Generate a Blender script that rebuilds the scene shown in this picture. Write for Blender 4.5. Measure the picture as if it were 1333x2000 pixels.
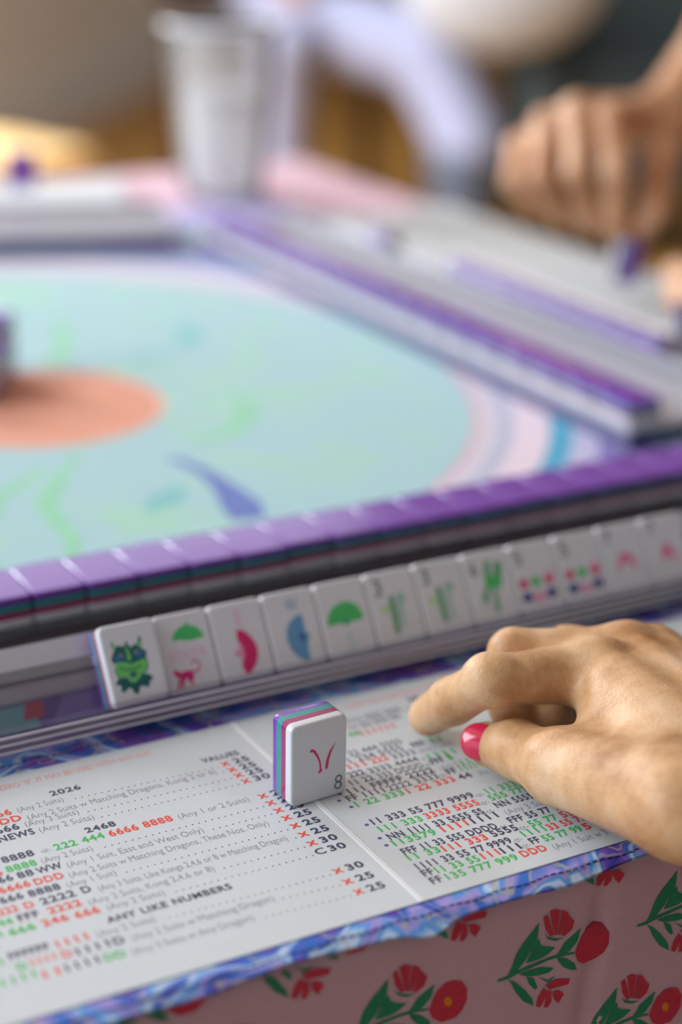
import bpy, bmesh, math, random
import numpy as np
from mathutils import Matrix, Vector, Euler
random.seed(7); np.random.seed(7)
for o in list(bpy.data.objects): bpy.data.objects.remove(o, do_unlink=True)
SC = bpy.context.scene
COL = SC.collection
MM = 0.001                                   # everything below is written in millimetres

# ------------------------------------------------------------------ camera
cam_data = bpy.data.cameras.new('camera')
cam = bpy.data.objects.new('camera', cam_data); COL.objects.link(cam)
RIGHT_V = Vector((0.874331, -0.485138, 0.013668)); DOWN_V = Vector((-0.160907, -0.316331, -0.934903)); LOOK_V = Vector((0.457881, 0.815215, -0.35464))
cm = Matrix.Identity(4)
for r in range(3):
    cm[r][0] = RIGHT_V[r]; cm[r][1] = -DOWN_V[r]; cm[r][2] = -LOOK_V[r]
cm.translation = Vector((-0.262518, -0.412719, 0.312019))
cam.matrix_world = cm
cam_data.sensor_fit = 'VERTICAL'; cam_data.sensor_height = 36; cam_data.sensor_width = 24
cam_data.lens = 65.28
cam_data.clip_start = 0.02; cam_data.clip_end = 60
cam_data.dof.use_dof = True
cam_data.dof.focus_distance = 0.607
cam_data.dof.aperture_fstop = 3.6
SC.camera = cam

# ------------------------------------------------------------------ world, lights, exposure
def lin(c):
    return tuple((v/255/12.92 if v/255 <= 0.04045 else ((v/255+0.055)/1.055)**2.4) for v in c[:3]) + (1.0,)
W = bpy.data.worlds.new('world'); SC.world = W; W.use_nodes = True
bg = W.node_tree.nodes['Background']
bg.inputs[0].default_value = (0.82, 0.91, 1.0, 1); bg.inputs[1].default_value = 1.3
def area(name, loc, aim, sx, sy, power, col):
    l = bpy.data.lights.new(name, 'AREA'); l.shape = 'RECTANGLE'; l.size = sx; l.size_y = sy; l.energy = power; l.color = col
    o = bpy.data.objects.new(name, l); COL.objects.link(o)
    o.location = loc; o.rotation_euler = (Vector(aim)-Vector(loc)).to_track_quat('-Z', 'Y').to_euler()
    return o
area('window_light_left', (-2.1, 0.85, 1.3), (0.1, 0.2, 0), 1.6, 1.8, 70, (0.84, 0.92, 1.0))
area('window_light_back', (0.3, 4.4, 2.2), (0.2, 0.3, 0), 4.6, 2.2, 75, (0.84, 0.93, 1.0))
area('added_fill_far', (-0.8, 3.6, 1.5), (2.3, 4.6, -0.5), 1.8, 1.6, 460, (0.90, 0.95, 1.0))  # fill light added to brighten the background wall, floor and figure
SC.view_settings.view_transform = 'Standard'; SC.view_settings.look = 'None'
SC.view_settings.gamma = 1; SC.view_settings.exposure = -0.05
SC.view_settings.use_curve_mapping = False

# ------------------------------------------------------------------ helpers
MATS = {}
def pmat(name, rgb, rough=0.5, spec=0.5, sss=0, coat=0, noise=0, nscale=40, bump=0, bscale=200, trans=0):
    """plain principled material with optional noise in colour and relief"""
    if name in MATS: return MATS[name]
    m = bpy.data.materials.new(name); m.use_nodes = True; MATS[name] = m
    nt = m.node_tree; b = nt.nodes['Principled BSDF']
    c = lin(rgb)
    b.inputs['Base Color'].default_value = c; b.inputs['Roughness'].default_value = rough
    b.inputs['Specular IOR Level'].default_value = spec
    if coat: b.inputs['Coat Weight'].default_value = coat; b.inputs['Coat Roughness'].default_value = 0.08
    if trans: b.inputs['Transmission Weight'].default_value = trans
    if sss:
        b.inputs['Subsurface Weight'].default_value = sss; b.inputs['Subsurface Radius'].default_value = (0.004, 0.002, 0.0012); b.inputs['Subsurface Scale'].default_value = 1.0
    tc = nt.nodes.new('ShaderNodeTexCoord')
    if noise:
        n = nt.nodes.new('ShaderNodeTexNoise'); n.inputs['Scale'].default_value = nscale; n.inputs['Detail'].default_value = 4
        nt.links.new(tc.outputs['Object'], n.inputs['Vector'])
        mx = nt.nodes.new('ShaderNodeMix'); mx.data_type = 'RGBA'
        mx.inputs['A'].default_value = tuple(v*(1-noise) for v in c[:3])+(1,); mx.inputs['B'].default_value = tuple(min(1, v*(1+noise)) for v in c[:3])+(1,)
        nt.links.new(n.outputs['Fac'], mx.inputs['Factor']); nt.links.new(mx.outputs['Result'], b.inputs['Base Color'])
    if bump:
        n2 = nt.nodes.new('ShaderNodeTexNoise'); n2.inputs['Scale'].default_value = bscale; n2.inputs['Detail'].default_value = 3
        nt.links.new(tc.outputs['Object'], n2.inputs['Vector'])
        bp = nt.nodes.new('ShaderNodeBump'); bp.inputs['Strength'].default_value = bump; bp.inputs['Distance'].default_value = 0.001
        nt.links.new(n2.outputs['Fac'], bp.inputs['Height']); nt.links.new(bp.outputs['Normal'], b.inputs['Normal'])
    return m
def acrylic(name, tint, frost=0.1, gloss=0.06, frostcol=(225, 225, 235), back=.5, ior=1.49):
    if name in MATS: return MATS[name]
    m = bpy.data.materials.new(name); m.use_nodes = True; MATS[name] = m
    nt = m.node_tree; nt.nodes.remove(nt.nodes['Principled BSDF']); out = nt.nodes['Material Output']
    tr = nt.nodes.new('ShaderNodeBsdfTransparent'); tr.inputs[0].default_value = lin(tint)
    df = nt.nodes.new('ShaderNodeBsdfDiffuse'); df.inputs[0].default_value = lin(frostcol)
    tl = nt.nodes.new('ShaderNodeBsdfTranslucent'); tl.inputs[0].default_value = lin(frostcol)
    a0 = nt.nodes.new('ShaderNodeMixShader'); a0.inputs[0].default_value = back
    nt.links.new(df.outputs[0], a0.inputs[1]); nt.links.new(tl.outputs[0], a0.inputs[2])
    gl = nt.nodes.new('ShaderNodeBsdfGlossy'); gl.inputs['Roughness'].default_value = gloss
    fr = nt.nodes.new('ShaderNodeFresnel'); fr.inputs[0].default_value = ior
    a = nt.nodes.new('ShaderNodeMixShader'); a.inputs[0].default_value = frost
    nt.links.new(tr.outputs[0], a.inputs[1]); nt.links.new(a0.outputs[0], a.inputs[2])
    b = nt.nodes.new('ShaderNodeMixShader'); nt.links.new(fr.outputs[0], b.inputs[0]); nt.links.new(a.outputs[0], b.inputs[1]); nt.links.new(gl.outputs[0], b.inputs[2])
    nt.links.new(b.outputs[0], out.inputs['Surface'])
    return m
def mesh_from(name, verts, faces, smooth=False):
    me = bpy.data.meshes.new(name)
    me.from_pydata([(v[0]*MM, v[1]*MM, v[2]*MM) for v in verts], [], [tuple(f) for f in faces])
    if smooth:
        me.polygons.foreach_set('use_smooth', [True]*len(me.polygons))
    me.update()
    return me
def bm_mesh(name, bm, smooth=False):
    me = bpy.data.meshes.new(name); bm.to_mesh(me); bm.free()
    if smooth: me.polygons.foreach_set('use_smooth', [True]*len(me.polygons))
    return me
def obj(name, me, m=None, parent=None, loc=None):
    o = bpy.data.objects.new(name, me); COL.objects.link(o)
    if m is not None:
        if not me.materials: me.materials.append(m)
    if parent is not None: o.parent = parent
    if loc is not None: o.location = Vector(loc)*MM
    return o
def tag(o, label=None, cat=None, group=None, kind=None):
    if label: o['label'] = label
    if cat: o['category'] = cat
    if group: o['group'] = group
    if kind: o['kind'] = kind
    return o
def thing(name, label, cat, group=None, loc=(0, 0, 0), mw=None):
    o = bpy.data.objects.new(name, None); COL.objects.link(o); o.empty_display_size = 0.01
    o.location = Vector(loc)*MM
    if mw is not None: o.matrix_world = mw
    return tag(o, label, cat, group)
def frame_matrix(origin, x, z):
    x = Vector(x).normalized(); z = Vector(z).normalized(); y = z.cross(x).normalized(); x = y.cross(z)
    m = Matrix.Identity(4)
    for r in range(3): m[r][0] = x[r]; m[r][1] = y[r]; m[r][2] = z[r]
    m.translation = Vector(origin)*MM
    return m
def rbox(x0, x1, y0, y1, z0, z1, bev=0, seg=2, bm=None):
    """box between two corners (mm) with bevelled edges, added to a bmesh in metres"""
    bm = bm or bmesh.new()
    t = bmesh.new(); bmesh.ops.create_cube(t, size=1)
    for v in t.verts:
        v.co = Vector(((x0+x1)/2+v.co.x*(x1-x0), (y0+y1)/2+v.co.y*(y1-y0), (z0+z1)/2+v.co.z*(z1-z0)))*MM
    if bev: bmesh.ops.bevel(t, geom=t.edges[:], offset=bev*MM, segments=seg, affect='EDGES', profile=0.5)
    tmp = bpy.data.meshes.new('tmp'); t.to_mesh(tmp); t.free(); bm.from_mesh(tmp); bpy.data.meshes.remove(tmp)
    return bm
def extrude_profile(name, prof, x0, x1, bev=0):
    """closed (y,z) profile in mm swept along x"""
    n = len(prof)
    v = [(x0, y, z) for y, z in prof]+[(x1, y, z) for y, z in prof]
    f = [tuple(range(n))[::-1], tuple(range(n, 2*n))]+[(i, (i+1) % n, n+(i+1) % n, n+i) for i in range(n)]
    me = mesh_from(name, v, f)
    bm = bmesh.new(); bm.from_mesh(me); bmesh.ops.recalc_face_normals(bm, faces=bm.faces)
    if bev: bmesh.ops.bevel(bm, geom=bm.edges[:], offset=bev*MM, segments=2, affect='EDGES', profile=0.5)
    bm.to_mesh(me); bm.free()
    return me
def poly_mesh(name, polys, to3d, subdiv=0):
    """filled flat outlines; polys = list of 2D point lists, to3d maps (u, v) to a point in mm"""
    from mathutils.geometry import tessellate_polygon
    V, F = [], []
    for P in polys:
        tri = tessellate_polygon([[Vector((a, b, 0)) for a, b in P]])
        k = len(V); V += [to3d(a, b) for a, b in P]
        for t in tri:
            a, b, c = (P[i] for i in t)
            ar = (b[0]-a[0])*(c[1]-a[1])-(b[1]-a[1])*(c[0]-a[0])
            F.append(tuple(k+i for i in (t if ar > 0 else t[::-1])))
    return mesh_from(name, V, F)
# --- lettering: the built-in font turned into flat outlines
_dg = None
_tcache = {}
def glyphs(text, bold=0.0):
    key = (text, bold)
    if key in _tcache: return _tcache[key]
    cu = bpy.data.curves.new('lettering', 'FONT'); cu.body = text; cu.size = 1; cu.offset = bold; cu.resolution_u = 3; cu.space_character = 1.12 if bold > 0.01 else 1.0; cu.fill_mode = 'FRONT'
    o = bpy.data.objects.new('lettering', cu); COL.objects.link(o)
    bpy.context.view_layer.update()
    dg = bpy.context.evaluated_depsgraph_get(); me = o.evaluated_get(dg).to_mesh()
    v = np.array([w.co[:2] for w in me.vertices]) if len(me.vertices) else np.zeros((0, 2)); f = [tuple(p.vertices) for p in me.polygons]
    o.evaluated_get(dg).to_mesh_clear(); bpy.data.objects.remove(o); bpy.data.curves.remove(cu)
    _tcache[key] = (v, f); return v, f
CAP = None
def put_text(store, text, x0, x1, y, cap, to3d, bold=0.0, ang=0.0):
    """write text from x0 to x1 on baseline y with capital height cap (mm) into store=[verts, faces]"""
    global CAP
    if CAP is None: CAP = glyphs('H')[0][:, 1].max()
    v, f = glyphs(text, bold)
    if not len(v): return
    lo, hi = v[:, 0].min(), v[:, 0].max(); sy = cap/CAP
    if x0 is None: x0 = x1-(hi-lo)*sy*0.95
    if x1 is None: x1 = x0+(hi-lo)*sy*0.95
    sx = (x1-x0)/(hi-lo)
    k = len(store[0])
    for a, b in v:
        u, w = (a-lo)*sx, b*sy
        store[0].append(to3d(x0+u*math.cos(ang)-w*math.sin(ang), y+u*math.sin(ang)+w*math.cos(ang)))
    store[1] += [tuple(k+i for i in t) for t in f]

# --- smooth bodies: round cones blended together, surfaced on a grid (surface nets)
def sd_cone(P, a, b, r1, r2):
    a = np.array(a, np.float32); b = np.array(b, np.float32); ba = b-a; l2 = float(ba@ba)+1e-9
    h = np.clip(((P-a)@ba)/l2, 0, 1); 
    d = np.sqrt(((P-a-h[..., None]*ba)**2).sum(-1))
    return d-(r1+(r2-r1)*h)
def sd_ell(P, c, rad, M=None):
    q = P-np.array(c, np.float32)
    if M is not None: q = q@np.array(M, np.float32)
    rad = np.array(rad, np.float32)
    k0 = np.sqrt(((q/rad)**2).sum(-1)); k1 = np.sqrt(((q/(rad*rad))**2).sum(-1))+1e-6
    return k0*(k0-1)/k1
def smin(a, b, k):
    h = np.clip(0.5+0.5*(b-a)/k, 0, 1)
    return b*(1-h)+a*h-k*h*(1-h)
def grid_pts(lo, hi, st):
    ax = [np.arange(l, h+st, st, dtype=np.float32) for l, h in zip(lo, hi)]
    G = np.stack(np.meshgrid(*ax, indexing='ij'), -1)
    return G
def surface_nets(D, lo, st):
    nx, ny, nz = D.shape
    S = D < 0
    acc = np.zeros((nx-1, ny-1, nz-1, 3), np.float32); cnt = np.zeros((nx-1, ny-1, nz-1), np.float32)
    cor = [(i, j, k) for i in (0, 1) for j in (0, 1) for k in (0, 1)]
    def sub(A, c): return A[c[0]:nx-1+c[0], c[1]:ny-1+c[1], c[2]:nz-1+c[2]]
    for a in cor:
        for ax in range(3):
            if a[ax]: continue
            b = list(a); b[ax] = 1; b = tuple(b)
            da, db = sub(D, a), sub(D, b); m = (da < 0) != (db < 0)
            t = np.where(m, da/(da-db+1e-12), 0)
            for q in range(3):
                acc[..., q] += np.where(m, a[q]+(t if q == ax else 0), 0)
            cnt += m
    act = cnt > 0
    idx = -np.ones(act.shape, np.int64); ii = np.argwhere(act); idx[act] = np.arange(len(ii))
    V = np.array(lo)+(ii+acc[act]/cnt[act][:, None])*st
    F = []
    for ax in range(3):
        o1, o2 = [q for q in range(3) if q != ax]
        sl = [slice(1, n-1) for n in (nx, ny, nz)]; sl[ax] = slice(0, (nx, ny, nz)[ax]-1)
        sl2 = list(sl); sl2[ax] = slice(1, (nx, ny, nz)[ax])
        A, B = S[tuple(sl)], S[tuple(sl2)]
        for flip, m in ((0, A & ~B), (1, ~A & B)):
            e = np.argwhere(m)
            if not len(e): continue
            e = e+np.array([s.start for s in sl])
            def cell(d1, d2):
                c = e.copy(); c[:, o1] -= d1; c[:, o2] -= d2
                return idx[c[:, 0], c[:, 1], c[:, 2]]
            q = np.stack([cell(1, 1), cell(0, 1), cell(0, 0), cell(1, 0)], 1)
            if (ax == 1) != bool(flip): q = q[:, ::-1]
            F.append(q)
    F = np.concatenate(F); F = F[(F >= 0).all(1)]
    return V, F
def relax(V, F, it=2, lam=0.5):
    n = len(V)
    for _ in range(it):
        acc = np.zeros_like(V); c = np.zeros(n)
        for a, b in ((0, 1), (1, 2), (2, 3), (3, 0)):
            np.add.at(acc, F[:, a], V[F[:, b]]); np.add.at(acc, F[:, b], V[F[:, a]]); np.add.at(c, F[:, a], 1); np.add.at(c, F[:, b], 1)
        V = V+lam*(acc/np.maximum(c, 1)[:, None]-V)
    return V
def sdf_mesh(name, field, lo, hi, st, it=2):
    G = grid_pts(lo, hi, st); D = field(G)
    V, F = surface_nets(D, lo, st); V = relax(V, F, it)
    me = bpy.data.meshes.new(name); me.vertices.add(len(V)); me.vertices.foreach_set('co', (V*MM).astype(np.float32).ravel())
    me.loops.add(len(F)*4); me.loops.foreach_set('vertex_index', F.ravel().astype(np.int32))
    me.polygons.add(len(F)); me.polygons.foreach_set('loop_start', np.arange(0, len(F)*4, 4, dtype=np.int32)); 
    me.polygons.foreach_set('use_smooth', [True]*len(F))
    me.update(calc_edges=True); me.validate()
    return me
def chain(P, pts, rad, k=3.0):
    d = None
    for i in range(len(pts)-1):
        e = sd_cone(P, pts[i], pts[i+1], rad[i], rad[i+1])
        d = e if d is None else smin(d, e, k)
    return d

# ------------------------------------------------------------------ outlines and lettering positions (mm)
TILE_ART={'dragon': [('dteal', [(3.64, 10.43), (2.33, 8.45), (4.25, 8.05), (4.13, 5.6), (4.98, 5.19), (6.41, 6.24), (7.42, 6.48), (8.17, 5.65), (8.74, 4.06), (10.07, 3.67), (11.43, 6.32), (13.03, 5.99), (14.52, 5.22), (15.34, 7.1), (16.97, 8.35), (15.68, 9.98), (13.17, 10.49), (6.9, 10.2)]), ('dgreen', [(4.4, 20.44), (2.87, 18.03), (3.13, 16.17), (4.03, 15.99), (3.19, 13.45), (3.92, 10.6), (6.9, 10.2), (8.24, 7.89), (10.11, 7.73), (12.4, 9.29), (13.4, 10.45), (15.21, 10.98), (16.2, 13.06), (16.03, 16.28), (16.74, 18.19), (14.94, 19.69), (15.74, 22.95), (14.91, 24.49), (13.6, 21.1), (12.57, 21.76), (11.34, 20.64), (10.41, 21.73), (9.69, 23.69), (8.94, 21.57), (5.99, 22.16), (5.21, 21.86), (4.32, 24.53), (3.96, 22.56), (4.67, 20.61)]), ('lgreen', [(4.14, 16.42), (3.52, 13.84), (4.24, 10.98), (6.95, 10.42), (8.35, 8.32), (9.96, 8.1), (12.22, 9.56), (13.0, 10.76), (15.03, 11.25), (15.85, 13.58), (15.46, 15.94), (13.93, 15.57), (12.4, 15.19), (9.92, 14.79), (7.35, 15.99)]), ('mgreen', [(4.95, 14.9), (7.79, 13.87), (10.56, 13.53), (13.56, 14.05), (13.24, 12.75), (10.2, 12.01), (7.48, 12.57), (5.04, 13.3)]), ('blue', [(4.1, 18.24), (5.67, 18.83), (7.72, 17.5), (8.36, 16.24), (6.55, 16.61), (4.29, 17.07)]), ('blue', [(12.02, 17.54), (13.71, 18.57), (15.59, 18.42), (15.22, 16.9), (13.46, 16.57), (11.48, 16.29)]), ('mauve', [(5.72, 19.04), (6.93, 19.14), (7.88, 18.15), (6.72, 18.27)]), ('mauve', [(11.5, 18.33), (12.44, 19.28), (13.87, 19.22), (12.64, 18.1)]), ('dteal', [(6.15, 16.92), (7.56, 16.86), (9.17, 15.62), (7.81, 15.9)]), ('dteal', [(11.3, 16.55), (13.28, 16.83), (14.22, 16.76), (12.16, 16.15)]), ('lgreen', [(9.2, 19.7), (10.11, 19.52), (10.44, 16.95), (9.45, 15.79), (8.75, 16.84)]), ('lgreen', [(4.39, 23.84), (5.44, 21.82), (4.9, 20.56), (4.26, 21.82)]), ('lgreen', [(14.43, 22.53), (15.46, 22.32), (14.76, 19.95), (13.74, 20.16)]), ('lgreen', [(9.39, 21.94), (9.89, 19.56), (8.75, 19.79)]), ('dteal', [(8.22, 11.74), (9.69, 11.89), (11.51, 11.52), (10.51, 10.36), (9.1, 10.43)]), ('blue', [(7.89, 11.36), (9.04, 10.21), (10.96, 10.27), (10.13, 9.76), (8.49, 9.88)])], 'joker': [('green', [(6.0, 19.8), (7.28, 22.55), (9.73, 24.33), (12.29, 24.96), (13.51, 26.62), (13.63, 24.7), (16.43, 23.78), (18.28, 21.52), (18.9, 19.13), (16.49, 19.23), (14.39, 18.89), (12.0, 18.98), (9.41, 19.87), (7.42, 19.89)]), ('magenta', [(6.85, 8.01), (8.97, 8.51), (11.59, 7.78), (11.44, 5.56), (10.23, 3.94), (11.19, 2.99), (10.25, 2.44), (9.38, 3.74), (8.78, 5.36), (7.83, 5.56), (7.2, 3.82), (6.57, 2.09), (5.62, 2.28), (6.06, 4.06), (5.85, 5.6)]), ('magenta', [(3.44, 8.71), (4.61, 9.4), (5.84, 8.77), (7.14, 7.57), (6.13, 5.91), (5.18, 6.11), (4.17, 7.63)]), ('magenta', [(5.09, 5.75), (5.95, 5.2), (5.05, 2.4), (4.06, 2.42)]), ('magenta', [(11.45, 8.0), (13.2, 7.75), (14.26, 9.11), (14.01, 10.67), (12.45, 11.18), (11.61, 10.22), (11.2, 10.68), (12.2, 11.79), (14.48, 11.25), (14.88, 8.99), (13.62, 7.06), (11.46, 7.25)])], 'joker_anchor': [('pink', [(3.19, 12.49), (18.5, 12.78), (3.63, 14.27)])], 'fan_east': [('crimson', [(9.85, 19.4), (12.51, 18.5), (14.76, 15.95), (16.37, 12.57), (16.4, 9.5), (15.06, 5.94), (12.73, 3.37), (10.3, 1.97), (9.41, 3.29), (8.79, 5.7), (9.56, 7.06), (10.71, 9.12), (10.88, 11.37), (10.46, 13.74), (9.27, 14.74), (9.43, 17.77)]), ('pink', [(9.18, 14.38), (10.41, 13.56), (10.98, 10.97), (10.42, 8.79), (9.07, 6.78), (8.76, 8.75), (8.44, 10.72)]), ('crimson', [(7.27, 10.95), (8.38, 11.3), (8.74, 10.27), (7.92, 9.49)]), ('anchor_E', [(10.59, 20.98), (12.73, 20.95), (11.48, 26.36)])], 'fan_west': [('skyblue', [(14.09, 20.08), (11.76, 19.36), (9.15, 17.53), (7.36, 14.78), (6.79, 11.03), (7.73, 7.36), (9.86, 4.23), (12.4, 2.56), (14.67, 2.29), (14.69, 6.35), (15.48, 10.08), (16.49, 10.66), (16.68, 12.18), (15.15, 12.86), (15.23, 16.35), (15.46, 19.62)]), ('blue', [(12.82, 13.71), (14.65, 12.58), (14.57, 9.09), (13.05, 9.79), (11.82, 11.58)]), ('anchor_W', [(9.27, 21.97), (14.38, 21.97), (10.04, 26.49)])], 'fan_south': [('green', [(2.45, 12.96), (3.46, 16.68), (6.02, 19.72), (9.95, 21.34), (13.85, 21.2), (17.16, 18.79), (18.74, 14.93), (17.39, 13.21), (13.0, 13.27), (10.92, 12.09), (9.05, 13.24), (6.0, 13.25)]), ('mteal', [(9.15, 14.4), (12.27, 13.8), (10.87, 11.91), (9.78, 12.71)]), ('anchor_S', [(9.98, 3.05), (12.42, 3.15), (10.84, 8.57)])], 'bamboo_a': [('bgreen', [(8.83, 19.77), (10.92, 19.84), (11.18, 13.33), (10.57, 4.7), (8.48, 4.65), (8.47, 11.09)]), ('bteal', [(11.91, 19.66), (15.26, 20.42), (16.62, 17.85), (14.64, 16.37), (13.4, 10.14), (13.4, 6.45), (11.68, 7.71), (12.16, 13.14)]), ('bleaf', [(4.54, 15.52), (7.97, 16.71), (8.47, 14.77), (5.28, 12.62)]), ('anchor_3', [(3.55, 20.3), (6.68, 20.41), (4.15, 27.1)])], 'bamboo_b': [('bgreen', [(8.09, 19.49), (10.44, 19.29), (10.48, 12.96), (10.34, 5.05), (8.19, 5.0), (7.95, 11.57)]), ('bteal', [(12.03, 20.17), (15.34, 20.5), (16.87, 18.34), (14.05, 16.04), (13.27, 9.63), (14.27, 5.69), (11.86, 6.62), (11.75, 13.66)]), ('bleaf', [(4.17, 15.08), (7.08, 15.94), (7.45, 13.53), (4.93, 12.15)]), ('anchor_3', [(3.43, 20.82), (6.39, 20.97), (4.01, 27.49)])], 'bamboo_c': [('bgreen', [(10.07, 25.47), (13.08, 25.41), (11.86, 19.44), (7.23, 7.49), (5.7, 10.62), (9.11, 17.56)]), ('bgreen', [(15.17, 25.04), (18.19, 24.02), (15.89, 14.41), (13.14, 14.44), (12.42, 4.61), (10.34, 5.01), (11.57, 14.73)]), ('green', [(8.74, 20.01), (16.57, 18.58), (14.7, 14.15), (8.32, 14.86)]), ('anchor_6', [(3.09, 20.32), (6.4, 20.43), (3.64, 25.91)])], 'dots_a': [('crimson', [(6.08, 12.91), (5.61, 12.12), (4.78, 11.56), (3.77, 11.36), (2.77, 11.54), (1.98, 12.08), (1.56, 12.87), (1.59, 13.74), (2.06, 14.53), (2.88, 15.09), (3.9, 15.29), (4.9, 15.11), (5.69, 14.57), (6.11, 13.79)]), ('crimson', [(18.52, 12.89), (18.04, 12.09), (17.2, 11.53), (16.17, 11.33), (15.16, 11.52), (14.36, 12.06), (13.93, 12.85), (13.96, 13.73), (14.44, 14.53), (15.28, 15.09), (16.31, 15.29), (17.33, 15.11), (18.13, 14.57), (18.56, 13.78)]), ('green', [(12.18, 12.92), (11.68, 12.08), (10.8, 11.49), (9.72, 11.28), (8.66, 11.47), (7.82, 12.04), (7.38, 12.87), (7.41, 13.8), (7.91, 14.64), (8.79, 15.23), (9.86, 15.44), (10.93, 15.25), (11.77, 14.68), (12.22, 13.85)]), ('navy', [(6.59, 7.17), (6.07, 6.29), (5.15, 5.68), (4.02, 5.46), (2.91, 5.67), (2.04, 6.27), (1.57, 7.14), (1.6, 8.11), (2.13, 8.99), (3.04, 9.6), (4.17, 9.83), (5.28, 9.62), (6.16, 9.02), (6.63, 8.15)]), ('navy', [(18.59, 7.19), (18.05, 6.31), (17.12, 5.69), (15.98, 5.47), (14.85, 5.68), (13.97, 6.28), (13.49, 7.16), (13.53, 8.14), (14.06, 9.02), (14.99, 9.64), (16.13, 9.86), (17.26, 9.66), (18.15, 9.05), (18.62, 8.17)]), ('pink', [(13.08, 6.24), (12.52, 5.51), (11.41, 5.05), (10.0, 4.94), (8.55, 5.22), (7.35, 5.81), (6.63, 6.62), (6.55, 7.46), (7.11, 8.19), (8.21, 8.65), (9.62, 8.76), (11.08, 8.49), (12.28, 7.89), (13.0, 7.09)]), ('pink', [(18.47, 15.35), (18.12, 14.77), (17.51, 14.37), (16.77, 14.22), (16.04, 14.35), (15.46, 14.74), (15.15, 15.31), (15.17, 15.95), (15.52, 16.53), (16.13, 16.93), (16.87, 17.08), (17.61, 16.95), (18.18, 16.56), (18.49, 15.99)]), ('anchor_5', [(2.18, 20.96), (5.86, 21.15), (2.62, 26.82)])], 'dots_b': [('crimson', [(6.57, 12.62), (6.07, 11.82), (5.22, 11.25), (4.18, 11.05), (3.15, 11.24), (2.35, 11.78), (1.92, 12.57), (1.95, 13.46), (2.44, 14.27), (3.29, 14.83), (4.33, 15.04), (5.36, 14.85), (6.17, 14.31), (6.6, 13.51)]), ('crimson', [(19.36, 12.6), (18.85, 11.79), (17.99, 11.22), (16.93, 11.01), (15.89, 11.2), (15.07, 11.75), (14.64, 12.55), (14.67, 13.45), (15.17, 14.26), (16.03, 14.82), (17.09, 15.03), (18.13, 14.85), (18.95, 14.3), (19.39, 13.49)]), ('green', [(12.84, 12.63), (12.32, 11.77), (11.41, 11.18), (10.3, 10.96), (9.21, 11.16), (8.35, 11.74), (7.9, 12.58), (7.93, 13.52), (8.45, 14.37), (9.35, 14.97), (10.46, 15.19), (11.55, 14.99), (12.42, 14.41), (12.87, 13.57)]), ('navy', [(7.07, 6.8), (6.53, 5.91), (5.58, 5.29), (4.42, 5.07), (3.28, 5.28), (2.39, 5.89), (1.91, 6.77), (1.95, 7.75), (2.49, 8.64), (3.43, 9.26), (4.59, 9.49), (5.73, 9.28), (6.63, 8.67), (7.11, 7.79)]), ('navy', [(19.4, 6.82), (18.85, 5.92), (17.88, 5.3), (16.71, 5.07), (15.55, 5.29), (14.65, 5.9), (14.16, 6.79), (14.2, 7.78), (14.75, 8.67), (15.71, 9.3), (16.88, 9.53), (18.04, 9.32), (18.96, 8.71), (19.44, 7.81)]), ('pink', [(13.74, 5.85), (13.15, 5.12), (12.02, 4.65), (10.56, 4.54), (9.07, 4.82), (7.84, 5.43), (7.11, 6.24), (7.03, 7.1), (7.61, 7.83), (8.73, 8.3), (10.19, 8.41), (11.68, 8.14), (12.92, 7.53), (13.65, 6.72)]), ('pink', [(19.31, 15.09), (18.95, 14.5), (18.32, 14.09), (17.56, 13.94), (16.8, 14.08), (16.21, 14.47), (15.9, 15.05), (15.92, 15.7), (16.28, 16.29), (16.91, 16.7), (17.67, 16.85), (18.43, 16.71), (19.02, 16.32), (19.34, 15.74)]), ('anchor_5', [(2.58, 20.78), (6.36, 20.97), (3.06, 26.72)])], 'crak_a': [('prose', [(8.51, 17.35), (12.76, 17.48), (15.29, 14.4), (15.7, 9.07), (13.08, 11.88), (11.61, 13.89), (9.1, 12.59), (5.9, 9.1), (6.46, 13.07)]), ('anchor_7', [(2.63, 21.88), (6.52, 22.07), (2.97, 27.34)])], 'crak_b': [('prose', [(7.97, 16.47), (11.42, 18.23), (13.23, 14.95), (15.5, 8.63), (11.95, 11.04), (10.46, 13.08), (8.01, 9.97), (7.02, 11.33)]), ('anchor_7', [(3.42, 22.27), (7.07, 22.53), (3.78, 27.82)])], 'eight': [('crimson', [(7.1, 19.45), (8.03, 20.35), (9.37, 19.6), (10.61, 17.46), (11.58, 14.6), (11.96, 11.9), (12.43, 11.11), (11.09, 10.31), (10.54, 10.86), (11.21, 11.84), (10.91, 14.53), (9.94, 16.87), (8.71, 18.88), (7.37, 19.24)]), ('crimson', [(17.59, 20.75), (16.0, 17.81), (14.96, 14.97), (14.33, 11.24), (13.24, 11.41), (13.74, 14.79), (15.05, 18.07)]), ('anchor_8', [(16.9, 2.5), (19.93, 2.3), (16.83, 7.92)])]}
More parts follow.
